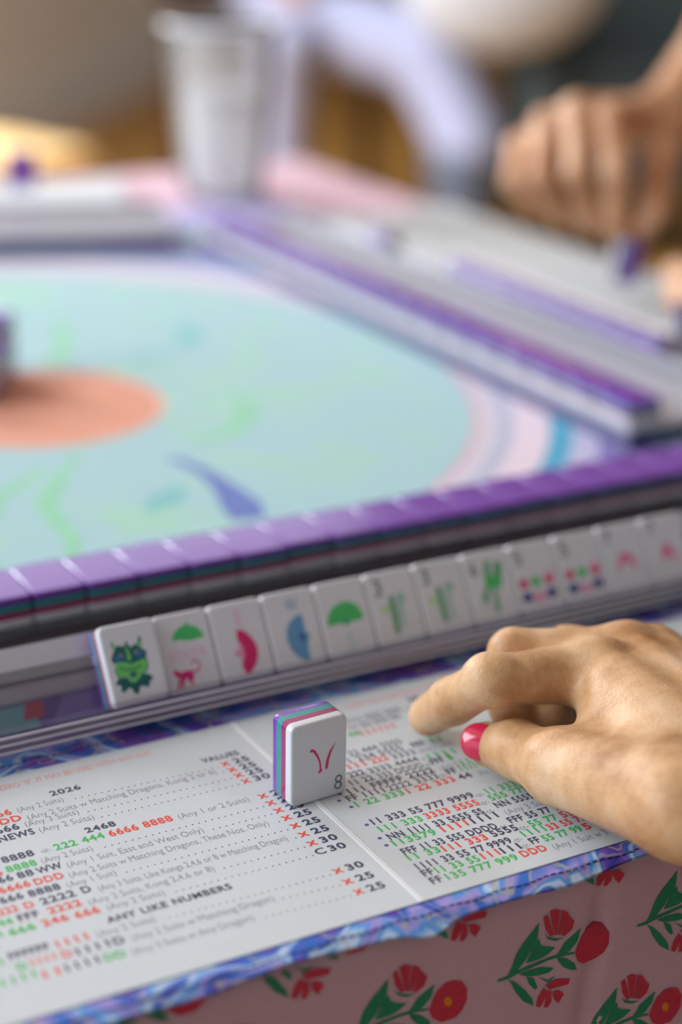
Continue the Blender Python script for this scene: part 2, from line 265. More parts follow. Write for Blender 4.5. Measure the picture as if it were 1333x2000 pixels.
FLOWER=[('leaf', [(4.06, 0.2), (5.34, 2.56), (7.18, 7.5), (9.82, 10.8), (13.17, 13.87), (15.51, 16.24), (15.39, 12.5), (14.88, 9.21), (12.87, 7.08), (10.91, 4.24), (8.22, 1.63), (6.18, 0.21)]), ('leaf', [(0.03, -0.56), (0.54, 0.31), (3.01, 0.2), (6.84, 1.04), (12.48, 1.65), (19.62, 2.16), (23.96, 2.18), (29.87, 1.02), (29.92, 0.3), (24.4, 0.99), (19.69, 1.09), (12.56, 0.37), (7.61, -0.12), (4.12, -0.86), (1.65, -0.75)]), ('leaf', [(10.99, 2.83), (12.27, 5.19), (14.19, 8.74), (15.88, 10.28), (16.38, 8.05), (17.88, 6.89), (22.31, 5.15), (19.53, 3.59), (16.71, 2.74), (13.85, 2.61)]), ('leaf', [(22.55, 1.58), (23.91, 2.9), (25.89, 5.77), (32.23, 9.04), (31.06, 4.85), (28.32, 2.21), (26.19, 1.48)]), ('leaf', [(22.92, 1.46), (27.05, -0.55), (30.18, -3.31), (31.49, -6.21), (28.85, -5.37), (25.78, -3.32), (23.78, -0.56)]), ('leaf', [(8.34, -0.49), (12.59, -0.12), (16.91, -0.46), (22.09, -2.48), (19.99, -3.56), (15.64, -3.21), (11.28, -2.14)]), ('leaf', [(11.28, -2.14), (14.24, -3.8), (15.93, -7.87), (14.87, -8.23), (12.54, -5.35)]), ('leaf', [(4.12, -0.86), (7.06, -2.86), (10.84, -6.9), (13.98, -11.47), (14.5, -14.12), (10.37, -10.97), (7.25, -6.42), (5.65, -3.1)]), ('leaf', [(17.57, 11.83), (19.12, 9.96), (22.09, 8.49), (25.41, 7.59), (22.16, 7.49), (19.18, 8.98)]), ('leaf', [(15.66, -3.57), (20.17, -6.44), (23.01, -5.39), (20.25, -7.59)]), ('petal', [(17.05, 17.83), (18.73, 18.2), (21.42, 9.94), (19.99, 9.83), (18.06, 13.05)]), ('petal', [(19.39, 19.17), (21.37, 19.39), (23.45, 18.43), (22.89, 9.49), (21.71, 9.85)]), ('petal', [(24.03, 18.25), (26.2, 17.11), (27.01, 15.84), (24.07, 9.12), (23.19, 9.4)]), ('petal', [(27.04, 15.48), (29.41, 12.69), (28.52, 9.83), (25.72, 8.26), (24.39, 8.68)]), ('petal', [(41.97, 7.1), (44.11, 3.62), (44.07, -0.62), (42.44, -3.67), (39.98, -5.74), (34.77, -5.64), (31.63, -3.07), (30.3, 0.18), (31.51, 3.66), (33.16, 6.31), (35.96, 8.24), (38.91, 8.25)]), ('pollen', [(38.59, 0.74), (38.24, -0.42), (37.21, -0.6), (36.11, 0.25), (35.56, 1.69), (35.92, 2.85), (36.94, 3.02), (38.04, 2.18)]), ('petal', [(15.47, -14.66), (16.15, -11.48), (18.14, -8.6), (20.3, -10.73), (18.45, -13.67), (17.12, -15.5)]), ('petal', [(18.75, -16.04), (19.86, -10.58), (21.3, -10.49), (21.58, -14.71), (20.09, -16.49)]), ('petal', [(21.79, -11.22), (24.13, -11.28), (26.47, -13.48), (24.47, -16.39), (22.72, -14.38)]), ('petal', [(18.81, -7.76), (23.1, -6.83), (28.7, -8.51), (28.1, -10.45), (24.79, -10.22), (20.39, -9.91)])]
TEXT=[('left', 124.39, [['ZERO "0". IT MAY BE USED WITH ANY SUIT', 'r', -91.19, -35.2, 124.39]]), ('left', 110.39, [['VALUES', 'K', -22.29, -8.06, 110.39]]), ('left', 113.17, [['2026', 'K', -77.21, -66.37, 113.17]]), ('left', 108.06, [['222 66', 'R', None, -92.69, 108.06], ['(Any 2 Suits)', 'g', -90.61, -74.71, 107.94]]), ('left', 102.94, [['222 DDDD', 'R', None, -91.08, 102.94], ['(Any 2 Suits w Matching Dragons, Kong 2 or 6)', 'g', -89.3, -21.1, 101.75]]), ('left', 97.99, [['222 666', 'K', None, -93.66, 97.99], ['(Any 3 Suits)', 'g', -91.61, -73.17, 97.91]]), ('left', 92.65, [['NEWS', 'K', -102.49, -90.35, 92.65], ['(Any 2 Suits)', 'g', -88.74, -69.92, 92.42]]), ('left', 85.25, [['2468', 'K', -75.66, -65.21, 85.25]]), ('left', 79.9, [['8888', 'K', -105.73, -95.15, 80.22], ['-or-', 'g', -93.14, -89.65, 80.0], ['222 444', 'G', -88.3, -71.35, 79.81], ['6666 8888', 'R', -69.69, -47.37, 79.59], ['(Any 1 or 2 Suits)', 'g', -45.28, -19.5, 79.27]]), ('left', 74.06, [['666', 'R', None, -107.79, 73.88], ['8888', 'G', -106.37, -96.41, 74.31], ['(Any 2 Suits)', 'g', -94.74, -77.8, 74.35]]), ('left', 69.23, [['66', 'K', -110.59, -105.94, 69.48], ['88', 'K', -104.46, -99.27, 69.36], ['WW', 'K', -98.27, -89.86, 69.13], ['(Any 1 Suit, East and West Only)', 'g', -88.5, -41.59, 68.18]]), ('left', 63.4, [['6666', 'R', -112.33, -102.33, 63.72], ['DDD', 'R', -101.13, -91.64, 63.33], ['(Any 2 Suits w Matching Dragons, These Nos. Only)', 'g', -90.1, -20.83, 62.32]]), ('left', 57.77, [['666', 'K', -113.97, -106.59, 58.25], ['8888', 'K', -105.05, -94.82, 57.87], ['(Any 1 Suit)', 'g', -92.83, -76.64, 57.26]]), ('left', 52.18, [['222', 'R', -116.55, -110.34, 52.43], ['D', 'R', -108.42, -105.41, 52.19], ['2222', 'K', -103.24, -92.17, 52.11], ['D', 'K', -89.94, -86.96, 52.21], ['(Any 3 Suits, Like Kongs 2,4,6 or 8 w Matching Dragon)', 'g', -84.97, -19.78, 50.93]]), ('left', 46.56, [['44', 'G', -118.6, -114.15, 46.69], ['FFF', 'K', -112.4, -105.86, 46.66], ['2222', 'R', -103.0, -92.4, 46.34], ['(Any 2 Suits, Kong 2,4,6 or 8)', 'g', -90.35, -48.53, 45.22]]), ('left', 40.52, [['4', 'G', -120.47, -119.15, 41.33], ['666', 'G', -117.28, -109.1, 40.78], ['246', 'R', -107.06, -98.77, 40.74], ['666', 'R', -96.79, -88.9, 40.25], ['(Any 2 Suits)', 'g', -86.7, -67.96, 39.95]]), ('left', 33.53, [['ANY LIKE NUMBERS', 'K', -89.38, -48.07, 33.53]]), ('left', 28.63, [['FFFFFF', 'K', -121.46, -109.22, 29.03], ['1111', 'R', -107.13, -97.39, 28.58], ['(Any 2 Suits)', 'g', -94.74, -76.28, 27.91]]), ('left', 22.68, [['1', 'G', None, -123.84, 27.89], ['D', 'G', -121.18, -118.27, 22.94], ['1111', 'R', -116.78, -109.43, 23.38], ['D', 'R', -107.57, -104.52, 22.71], ['1111', 'K', -103.34, -93.12, 22.29], ['D', 'K', -91.83, -88.53, 22.01], ['(Any 2 Suits w Matching Dragon)', 'g', -86.43, -39.61, 21.44]]), ('left', 15.78, [['1111', 'G', -127.71, -117.52, 17.75], ['11', 'R', -115.92, -110.89, 16.01], ['1111', 'K', -109.05, -98.96, 16.04], ['DD', 'G', -97.39, -90.9, 15.55], ['(Any 3 Suits w Any Dragon)', 'g', -89.1, -49.88, 14.78]]), ('right', 123.35, [['WHEN USING DRAGONS AS ZERO, ANY SUIT MAY BE USED', 'r', 42.96, 112.21, 123.35]]), ('right', 118.01, [['369', 'K', 66.21, 71.17, 118.01]]), ('right', 112.79, [['1111 2222 3333', 'k', 37.51, 59.91, 112.89], ['-or-', 'g', 61.04, 65.12, 112.86], ['1111 222', 'l', 98.79, 116.68, 112.58]]), ('right', 107.98, [['111 222 3333 DD', 'k', 35.44, 57.04, 108.24], ['1111', 'l', 95.2, 106.21, 107.34]]), ('right', 102.53, [['44', 'G', 32.86, 37.21, 103.45], ['111111', 'R', 37.29, 51.25, 102.53], ['3333', 'l', 87.9, 104.4, 99.95]]), ('right', 90.48, [['22 444 5555', 'k', 25.83, 47.23, 91.02], ['111', 'l', 57.85, 66.81, 90.09]]), ('right', 86.03, [['1 234 5555', 'k', 23.36, 45.16, 86.55], ['FFF', 'K', 48.9, 54.08, 86.03], ['11', 'G', 56.79, 60.95, 85.85]]), ('right', 82.37, [['111', 'R', 21.02, 27.76, 82.7], ['222', 'R', 29.98, 36.99, 82.66], ['3333', 'k', 38.36, 47.6, 82.02], ['(Any 3 Suits)', 'g', 48.86, 62.62, 81.55]]), ('right', 76.4, [['222', 'K', 18.14, 24.41, 77.47], ['3333 4444', 'k', 25.97, 45.86, 76.9], ['-or-', 'g', 46.52, 48.96, 76.35], ['1111', 'G', 49.62, 60.51, 76.1]]), ('right', 72.35, [['11 22', 'K', 16.08, 25.17, 72.58], ['333 DDDD', 'k', 26.88, 44.97, 72.23], ['-or-', 'g', 45.2, 48.22, 71.85], ['FFF', 'K', 48.39, 53.51, 72.34], ['1', 'G', 55.55, 57.23, 72.66]]), ('right', 67.31, [['111 FFFFF 2222', 'K', 12.54, 46.43, 67.61], ['(Any 3', 'g', 48.9, 56.26, 67.35], ['111', 'G', 57.69, 63.8, 67.22]]), ('right', 63.55, [['FF 1111', 'K', 9.77, 24.14, 63.48], ['2222 3333', 'k', 25.6, 45.52, 63.28], ['-or-', 'g', 45.77, 48.87, 62.99], ['FF', 'K', 49.57, 53.29, 63.55], ['1111', 'G', 55.0, 61.43, 63.78]]), ('right', 58.57, [['1 22 333', 'G', 10.52, 29.1, 58.96], ['1 22 333', 'R', 30.47, 49.52, 58.73], ['44', 'm', 51.18, 56.26, 58.61], ['(Any 2 Suits)', 'g', 58.83, 69.31, 58.12]]), ('right', 46.04, [['11 333 55 777 9999', 'K', 9.52, 49.18, 46.48], ['-or-', 'g', 49.18, 53.01, 45.63], ['11 333 55', 'G', 54.21, 72.67, 46.2]]), ('right', 41.24, [['111 333', 'G', 9.4, 25.62, 41.26], ['3333 5555', 'R', 27.08, 48.01, 41.45], ['-or-', 'g', 47.63, 51.42, 40.2], ['555 777', 'G', 52.66, 68.39, 41.65]]), ('right', 35.77, [['NN 1111 33 5555 SS', 'K', 9.54, 46.32, 35.77], ['-or-', 'g', 46.23, 49.74, 34.69], ['NN 5555 77', 'K', 51.7, 72.45, 36.74]]), ('right', 31.75, [['113579', 'G', 8.9, 25.16, 31.71], ['1111', 'R', 27.51, 37.44, 31.78], ['1111', 'K', 39.12, 49.06, 31.65], ['(Any 3 Suits)', 'g', 52.12, 71.16, 31.34]]), ('right', 25.33, [['FFF 11 33 555 DDDD', 'K', 8.9, 44.88, 25.65], ['-or-', 'g', 44.63, 48.63, 24.18], ['FFF 55 77 99', 'K', 50.17, 71.97, 26.22]]), ('right', 21.31, [['11 33', 'G', 8.49, 20.46, 21.87], ['111 333', 'R', 21.4, 38.17, 21.25], ['5555', 'K', 40.14, 50.23, 21.64], ['-or-', 'g', 49.82, 53.83, 20.68], ['55 77', 'G', 54.83, 65.87, 21.16], ['55', 'R', 67.45, 72.26, 21.18]]), ('right', 16.33, [['1111 33 55 77 9999', 'K', 8.26, 44.01, 15.95], ['-or-', 'g', 44.25, 47.65, 15.15], ['1111', 'G', 49.23, 58.1, 17.08], ['33 55 77', 'R', 59.08, 74.03, 16.52]]), ('right', 11.46, [['FF', 'K', 7.84, 11.72, 11.57], ['11 33 55', 'G', 12.6, 28.75, 11.31], ['111', 'R', 29.98, 36.46, 11.59], ['111', 'K', 37.43, 44.6, 11.44], ['-or-', 'g', 44.31, 48.02, 10.86], ['FF', 'K', 48.93, 52.37, 11.87], ['55 77 99', 'G', 53.56, 68.7, 11.37], ['5', 'R', 69.59, 72.17, 11.34]]), ('right', 6.53, [['FF', 'K', 7.85, 11.93, 6.65], ['135 777 999', 'G', 13.49, 40.1, 6.39], ['DDD', 'R', 41.82, 51.37, 6.71], ['(Any 1 Suit w 3 Kongs)', 'g', 53.56, 85.4, 5.69]])]
XMARKS=[(-15.62, 106.58), (-15.32, 101.69), (-15.05, 97.03), (-14.68, 92.17), (-14.16, 80.33), (-13.91, 74.98), (-13.81, 69.37), (-13.71, 63.84), (-13.6, 58.01), (-13.67, 52.0), (-13.87, 45.8), (-13.94, 39.98), (-14.56, 27.36), (-14.83, 20.45), (-14.68, 13.78)]

# ================================================================== ROOM
def plank_mat():
    m = bpy.data.materials.new('oak_floor'); m.use_nodes = True; nt = m.node_tree; b = nt.nodes['Principled BSDF']
    tc = nt.nodes.new('ShaderNodeTexCoord'); mp = nt.nodes.new('ShaderNodeMapping'); mp.inputs['Rotation'].default_value = (0, 0, 0.6)
    br = nt.nodes.new('ShaderNodeTexBrick'); br.inputs['Scale'].default_value = 1; br.inputs['Brick Width'].default_value = 1.2; br.inputs['Row Height'].default_value = 0.09; br.inputs['Mortar Size'].default_value = 0.002
    br.inputs['Color1'].default_value = lin((196, 146, 70)); br.inputs['Color2'].default_value = lin((178, 128, 56)); br.inputs['Mortar'].default_value = lin((110, 75, 35))
    nt.links.new(tc.outputs['Object'], mp.inputs[0]); nt.links.new(mp.outputs[0], br.inputs[0]); nt.links.new(br.outputs[0], b.inputs['Base Color'])
    b.inputs['Roughness'].default_value = 0.5
    return m
FZ = -740
fl = obj('floor', mesh_from('floor', [(-4000, -2500, FZ), (9000, -2500, FZ), (9000, 9500, FZ), (-4000, 9500, FZ)], [(0, 1, 2, 3)]), plank_mat()); tag(fl, kind='structure')
def wall(name, a, b, h, th, m):
    a = Vector(a); b = Vector(b); d = (b-a).normalized(); n = Vector((-d.y, d.x))
    P = [a, b, b+n*th, a+n*th]
    v = [(p.x, p.y, FZ) for p in P]+[(p.x, p.y, FZ+h) for p in P]
    f = [(0, 1, 5, 4), (1, 2, 6, 5), (2, 3, 7, 6), (3, 0, 4, 7), (4, 5, 6, 7), (3, 2, 1, 0)]
    return tag(obj(name, mesh_from(name, v, f), m), kind='structure')
cm_ = pmat('ceiling_paint', (222, 224, 228), .9, noise=.03, nscale=2)
tag(obj('ceiling', mesh_from('ceiling', [(-4000, -2500, 1900), (9000, -2500, 1900), (9000, 9500, 1900), (-4000, 9500, 1900)], [(3, 2, 1, 0)]), cm_), kind='structure')
wall('wall_front', (9000, -1600), (-4000, -1600), 2640, 100, pmat('wall_paint_front', (140, 142, 148), .85, noise=.04, nscale=3))
mw = pmat('wall_paint', (232, 226, 216), 0.8, noise=0.04, nscale=3)
wall('wall_left', (300, 3645), (3700, 7614), 2500, 100, mw)
wall('wall_back', (3700, 7614), (8600, 3900), 2500, 100, pmat('wall_paint_back', (150, 140, 120), 0.8, noise=0.04, nscale=3))
bb = wall('baseboard_left', (318, 3630), (3690, 7570), 190, 22, pmat('baseboard_paint', (226, 224, 220), 0.5))

# ================================================================== TABLE AND CLOTH
TX0, TX1, TY0, TY1 = -560, 574, -4.0, 1170
tb = bmesh.new(); rbox(TX0+2, TX1-2, TY0+2, TY1-2, -32, -6.2, 2, 2, tb)
table = thing('game_table', 'square game table hidden under a pink floral tablecloth', 'table', loc=((TX0+TX1)/2, (TY0+TY1)/2, FZ))
off = Vector(((TX0+TX1)/2, (TY0+TY1)/2, FZ))*MM
def rel(bm): 
    bmesh.ops.translate(bm, verts=bm.verts, vec=-off); return bm
obj('tabletop', bm_mesh('tabletop', rel(tb)), pmat('table_wood', (150, 105, 65), 0.5, noise=.2), table)
for sx in (0, 1):
    for sy in (0, 1):
        x = TX0+50 if sx == 0 else TX1-50; y = TY0+50 if sy == 0 else TY1-50
        obj('leg', bm_mesh('leg', rel(rbox(x-22, x+22, y-22, y+22, FZ, -32, 3))), MATS['table_wood'], table)
# tablecloth: top plus four hanging sides with soft folds
def cloth_y(x, z):
    """front drape of the cloth: how far it stands out from the table edge"""
    d = min(1.0, max(0.0, -z/160.0))
    crease = 2.6*math.exp(-((x-67-0.12*z)/4.0)**2)*min(1, max(0, -z-6)/14)
    return TY0-1.2-3.0*d*(0.5+0.5*math.sin(x/26.0+0.4))-2.0*math.sin(x/90.0+1)*d+crease
def build_cloth():
    V, F = [], []
    def grid(fn, nu, nv, flip=False):
        k = len(V)
        for i in range(nu+1):
            for j in range(nv+1): V.append(fn(i/nu, j/nv))
        for i in range(nu):
            for j in range(nv):
                q = (k+i*(nv+1)+j, k+(i+1)*(nv+1)+j, k+(i+1)*(nv+1)+j+1, k+i*(nv+1)+j+1)
                F.append(q[::-1] if flip else q)
    zt = -4.6
    grid(lambda u, v: (TX0+(TX1-TX0)*u, TY0+(TY1-TY0)*v, zt), 8, 8)
    drop = 330
    def front(u, v):
        x = TX0+(TX1-TX0)*u; z = zt-drop*v
        if v == 0: return (x, TY0, zt)
        return (x, cloth_y(x, z), z)
    grid(front, 460, 70, True)
    def wavy(t, z): return 4*min(1, -z/150)*math.sin(t/40)
    grid(lambda u, v: (TX0+(TX1-TX0)*u, TY1+1+wavy(u*1100, -drop*v), zt-drop*v), 120, 12)
    grid(lambda u, v: (TX1+1+wavy(u*1100, -drop*v), TY0+(TY1-TY0)*u, zt-drop*v), 120, 12, True)
    grid(lambda u, v: (TX0-1-wavy(u*1100, -drop*v), TY0+(TY1-TY0)*u, zt-drop*v), 120, 12)
    return mesh_from('tablecloth', V, F, True)
mcl = pmat('pink_cotton', (206, 174, 187), 0.9, spec=0.15, noise=0.05, nscale=600, bump=0.15, bscale=900)
cloth = obj('tablecloth', build_cloth(), mcl); tag(cloth, 'pink tablecloth printed with red flowers hanging over the table edge', 'tablecloth')
# printed sprigs on the drape and on the visible top
FCOL = {'leaf': pmat('print_leaf', (50, 138, 102), 0.9, .1, noise=.15, nscale=300), 'petal': pmat('print_petal', (198, 64, 84), 0.9, .1, noise=.15, nscale=300), 'pollen': pmat('print_pollen', (222, 140, 40), 0.9, .1)}
sprigs = []
for i in range(-7, 8):
    for j in range(-1, 7):
        x = 24.5+55.2*i+33.0*j; z = -32.7+3.0*i-34.7*j
        if -190 < x < 260 and -210 < z < 30: sprigs.append((x, z))
def dense(P, n=2):
    out = []
    for i in range(len(P)):
        a, b = P[i], P[(i+1) % len(P)]
        out += [(a[0]+(b[0]-a[0])*t/n, a[1]+(b[1]-a[1])*t/n) for t in range(n)]
    return out
for layer, key in enumerate(('leaf', 'petal', 'pollen')):
    polys = []
    for x, z in sprigs:
        for c, P in FLOWER:
            if c != key: continue
            Q = [(x+a, z+b) for a, b in dense(P)]
            if max(q[1] for q in Q) < -5.5: polys.append(Q)
            elif min(q[1] for q in Q) < -6.5: polys.append([(a, min(b, -5.5)) for a, b in Q])
    o = obj('printed_'+{'leaf': 'leaves', 'petal': 'petals', 'pollen': 'flower_centres'}[key],
            poly_mesh('printed_'+key, polys, lambda a, b: (a, cloth_y(a, b)-0.25-0.06*layer, b)), FCOL[key], cloth)
    o['kind'] = 'stuff'

# ================================================================== PLAY MAT
def mat_material():
    m = bpy.data.materials.new('play_mat_print'); m.use_nodes = True; nt = m.node_tree; b = nt.nodes['Principled BSDF']; b.inputs['Roughness'].default_value = 0.85; b.inputs['Specular IOR Level'].default_value = 0.2
    tc = nt.nodes.new('ShaderNodeTexCoord')
    ln = nt.nodes.new('ShaderNodeVectorMath'); ln.operation = 'LENGTH'; nt.links.new(tc.outputs['Object'], ln.inputs[0])
    nz = nt.nodes.new('ShaderNodeTexNoise'); nz.inputs['Scale'].default_value = 9; nt.links.new(tc.outputs['Object'], nz.inputs[0])
    mr = nt.nodes.new('ShaderNodeMapRange'); mr.inputs['From Min'].default_value = 0; mr.inputs['From Max'].default_value = 0.62
    nt.links.new(ln.outputs['Value'], mr.inputs[0])
    r = nt.nodes.new('ShaderNodeValToRGB'); r.color_ramp.interpolation = 'CONSTANT'
    stops = [(0, (168, 202, 208)), (.303, (222, 160, 176)), (.307, (206, 200, 214)), (.318, (178, 184, 206)), (.326, (224, 208, 222)), (.345, (80, 164, 196)), (.357, (186, 184, 214)), (.372, (132, 122, 182)), (.398, (150, 170, 206)), (.41, (166, 198, 208)), (.47, (176, 172, 212))]
    el = r.color_ramp.elements
    el[0].position = 0; el[0].color = lin(stops[0][1]); el[1].position = stops[1][0]/.62; el[1].color = lin(stops[1][1])
    for p, c in stops[2:]:
        e = el.new(p/.62); e.color = lin(c)
    nt.links.new(mr.outputs[0], r.inputs[0])
    # leafy veins in soft green
    wv = nt.nodes.new('ShaderNodeTexNoise'); wv.inputs['Scale'].default_value = 14; wv.inputs['Detail'].default_value = 2; wv.inputs['Distortion'].default_value = 1.5
    nt.links.new(tc.outputs['Object'], wv.inputs[0])
    cr = nt.nodes.new('ShaderNodeValToRGB'); cr.color_ramp.elements[0].position = .52; cr.color_ramp.elements[1].position = .66
    cr.color_ramp.elements[0].color = (0, 0, 0, 1); cr.color_ramp.elements[1].color = (.55, .55, .55, 1)
    nt.links.new(wv.outputs['Fac'], cr.inputs[0])
    lt = nt.nodes.new('ShaderNodeMath'); lt.operation = 'LESS_THAN'; lt.inputs[1].default_value = .3; nt.links.new(ln.outputs['Value'], lt.inputs[0])
    mu = nt.nodes.new('ShaderNodeMath'); mu.operation = 'MULTIPLY'; nt.links.new(cr.outputs[0], mu.inputs[0]); nt.links.new(lt.outputs[0], mu.inputs[1])
    mx = nt.nodes.new('ShaderNodeMix'); mx.data_type = 'RGBA'; mx.inputs['B'].default_value = lin((166, 214, 178))
    nt.links.new(mu.outputs[0], mx.inputs['Factor']); nt.links.new(r.outputs[0], mx.inputs['A'])
    nt.links.new(mx.outputs['Result'], b.inputs['Base Color'])
    return m
CX, CY = 19, 563
bm = rbox(-435, 435, -414, 435, -4.4, -0.9, 1.2)
mat_o = obj('play_mat', bm_mesh('play_mat', bm), mat_material(), loc=(CX, CY, 0)); tag(mat_o, 'aqua printed play mat with pink ring and orange centre covering the table', 'mat')
def mat_print(name, polys, rgb, lift=0.1):
    o = obj(name, poly_mesh(name, polys, lambda a, b: (a-CX, b-CY, -0.9+lift)), pmat(name+'_ink', rgb, .85, .2, noise=.12, nscale=30), mat_o)
    return o
def blob(cx, cy, r, n=28, wob=0.0, ph=0): return [(cx+r*(1+wob*math.sin(5*t+ph))*math.cos(t), cy+r*(1+wob*math.sin(5*t+ph))*math.sin(t)) for t in [2*math.pi*i/n for i in range(n)]]
mat_print('printed_orange_sun', [blob(70, 527, 70)], (222, 160, 138))
mat_print('printed_pink_rim', [[(70+72*math.cos(t), 527+72*math.sin(t)) for t in [2*math.pi*i/40 for i in range(41)]]+[(70+69*math.cos(t), 527+69*math.sin(t)) for t in [-2*math.pi*i/40 for i in range(41)]]], (232, 186, 176), 0.2)
def taper(path, w):
    L, Rr = [], []
    for i, (x, y) in enumerate(path):
        a = path[max(0, i-1)]; b = path[min(len(path)-1, i+1)]; dx, dy = b[0]-a[0], b[1]-a[1]; l = math.hypot(dx, dy); nx, ny = -dy/l, dx/l
        L.append((x+nx*w[i], y+ny*w[i])); Rr.append((x-nx*w[i], y-ny*w[i]))
    return L+Rr[::-1]
mat_print('printed_blue_feather', [taper([(99, 414), (104, 408), (108, 385), (107, 362), (104, 338), (98, 318)], [2, 3, 4, 6, 10, 8])], (112, 128, 190))
for P_ in [taper([(60, 350), (75, 360), (88, 372)], [2, 9, 3]), taper([(190, 600), (210, 622), (215, 650)], [3, 8, 4]), taper([(150, 585), (163, 590), (178, 588)], [3, 6, 3])]: mat_print('printed_teal_leaf', [P_], (136, 194, 196))
mat_print('printed_green_fronds', [taper([(-30, 300), (-25, 345), (5, 400), (40, 430)], [2, 4, 4, 2]), taper([(0, 290), (15, 330), (20, 380), (60, 440)], [2, 4, 5, 2]), taper([(120, 430), (150, 440), (175, 470), (180, 500)], [2, 6, 6, 2]), taper([(110, 600), (130, 640), (150, 700)], [3, 6, 2]), taper([(60, 650), (80, 690), (130, 720)], [3, 7, 2])], (150, 208, 176))
mat_print('printed_violet_border', [[(-414, 151), (452, 151), (452, 196), (-414, 196)]], (112, 72, 168), .08)
mat_print('printed_lilac_petals', [[(-60, 160), (-40, 194), (-24, 194), (-38, 160)], [(-120, 152), (-60, 152), (-84, 170), (-118, 172)]], (136, 118, 190), .14)
# border patch seen under the near rack on the left
mat_print('printed_border_motif', [[(-110, 163), (-62, 163), (-59, 184), (-110, 184)]], (120, 190, 196), .12)
mat_print('printed_red_stripe', [[(-66, 171), (-58, 171), (-54, 184), (-61, 184)]], (196, 60, 84), .2)

# ================================================================== CARD COVER AND SCORE CARD (near player)
def marble_mat():
    m = bpy.data.materials.new('marbled_cotton'); m.use_nodes = True; nt = m.node_tree; b = nt.nodes['Principled BSDF']; b.inputs['Roughness'].default_value = 0.75; b.inputs['Specular IOR Level'].default_value = 0.25
    tc = nt.nodes.new('ShaderNodeTexCoord')
    n = nt.nodes.new('ShaderNodeTexNoise'); n.inputs['Scale'].default_value = 21; n.inputs['Detail'].default_value = 2.0; n.inputs['Distortion'].default_value = 1.6
    nt.links.new(tc.outputs['Object'], n.inputs[0])
    r = nt.nodes.new('ShaderNodeValToRGB'); el = r.color_ramp.elements
    st = [(.28, (40, 40, 120)), (.38, (100, 70, 176)), (.43, (50, 112, 200)), (.47, (168, 150, 214)), (.51, (70, 150, 222)), (.55, (196, 214, 240)), (.59, (40, 112, 200)), (.66, (124, 84, 184)), (.75, (50, 48, 140))]
    el[0].position = st[0][0]; el[0].color = lin(st[0][1]); el[1].position = st[1][0]; el[1].color = lin(st[1][1])
    for p, c in st[2:]:
        e = el.new(p); e.color = lin(c)
    nt.links.new(n.outputs['Fac'], r.inputs[0])
    # fine gold outlines where the colours meet
    v = nt.nodes.new('ShaderNodeTexVoronoi'); v.feature = 'DISTANCE_TO_EDGE'; v.inputs['Scale'].default_value = 42
    mp = nt.nodes.new('ShaderNodeVectorMath'); mp.operation = 'MULTIPLY_ADD'
    nt.links.new(n.outputs['Color'], mp.inputs[0]); mp.inputs[1].default_value = (.05, .05, .05); nt.links.new(tc.outputs['Object'], mp.inputs[2]); nt.links.new(mp.outputs[0], v.inputs[0])
    lt = nt.nodes.new('ShaderNodeMath'); lt.operation = 'LESS_THAN'; lt.inputs[1].default_value = .022; nt.links.new(v.outputs['Distance'], lt.inputs[0])
    ml = nt.nodes.new('ShaderNodeMath'); ml.operation = 'MULTIPLY'; ml.inputs[1].default_value = .6; nt.links.new(lt.outputs[0], ml.inputs[0])
    mx = nt.nodes.new('ShaderNodeMix'); mx.data_type = 'RGBA'; mx.inputs['B'].default_value = lin((176, 172, 150))
    nt.links.new(ml.outputs[0], mx.inputs['Factor']); nt.links.new(r.outputs[0], mx.inputs['A']); nt.links.new(mx.outputs['Result'], b.inputs['Base Color'])
    w = nt.nodes.new('ShaderNodeTexWave'); w.inputs['Scale'].default_value = 900; w.bands_direction = 'DIAGONAL'; nt.links.new(tc.outputs['Object'], w.inputs[0])
    bp = nt.nodes.new('ShaderNodeBump'); bp.inputs['Strength'].default_value = .25; bp.inputs['Distance'].default_value = .0004; nt.links.new(w.outputs['Fac'], bp.inputs['Height']); nt.links.new(bp.outputs[0], b.inputs['Normal'])
    return m
MARB = marble_mat()
def front_edge(x):
    return -9.0-.6*math.sin(x/23.0+.5)-3.2*math.exp(-((x+4)/8.0)**2)+.35*math.sin(x/9.0)
def cover_mesh(x0, x1, yb):
    V, F = [], []; nx = int((x1-x0)/2); ys = [0, .03, .06, .09, .12, .5, 1]
    for s in (0, 1):
        for i in range(nx+1):
            x = x0+(x1-x0)*i/nx; fe = front_edge(x)
            for t in ys:
                y = fe+(yb-fe)*t
                over = max(0.0, -3.0-y)                       # hangs slightly over the table edge
                z = -0.45-0.045*over**1.9*(1+0.25*math.sin(x/7.0)) - (0 if s == 0 else 0.9)
                if over > 0: z += 0.5*math.sin(x/11.0)*min(1, over/8)
                V.append((x, y, z))
    n = len(ys); k = (nx+1)*n
    for i in range(nx):
        for j in range(n-1):
            q = (i*n+j, (i+1)*n+j, (i+1)*n+j+1, i*n+j+1); F.append(q); F.append(tuple(k+a for a in q[::-1]))
        F.append((i*n, k+i*n, k+(i+1)*n, (i+1)*n)); F.append((i*n+n-1, (i+1)*n+n-1, k+(i+1)*n+n-1, k+i*n+n-1))
    for j in range(n-1):
        F.append((j, j+1, k+j+1, k+j)); b0 = nx*n; F.append((b0+j+1, b0+j, k+b0+j, k+b0+j+1))
    return mesh_from('card_cover', V, F, False)
cover = obj('card_cover', cover_mesh(-250, 250, 149), MARB); tag(cover, 'blue and violet marbled fabric card cover under the score card', 'card cover')
st = bmesh.new()
for y0, ph in ((-5.5, 0), (141.0, 1)):
    x = -245.0
    while x < 245:
        yy = y0+0.5*math.sin(x/3+ph)
        rbox(x, x+1.9, yy-.2, yy+.2, -.5 if y0 > 0 else -.75, -.2 if y0 > 0 else -.45, 0, 1, st); x += 2.7
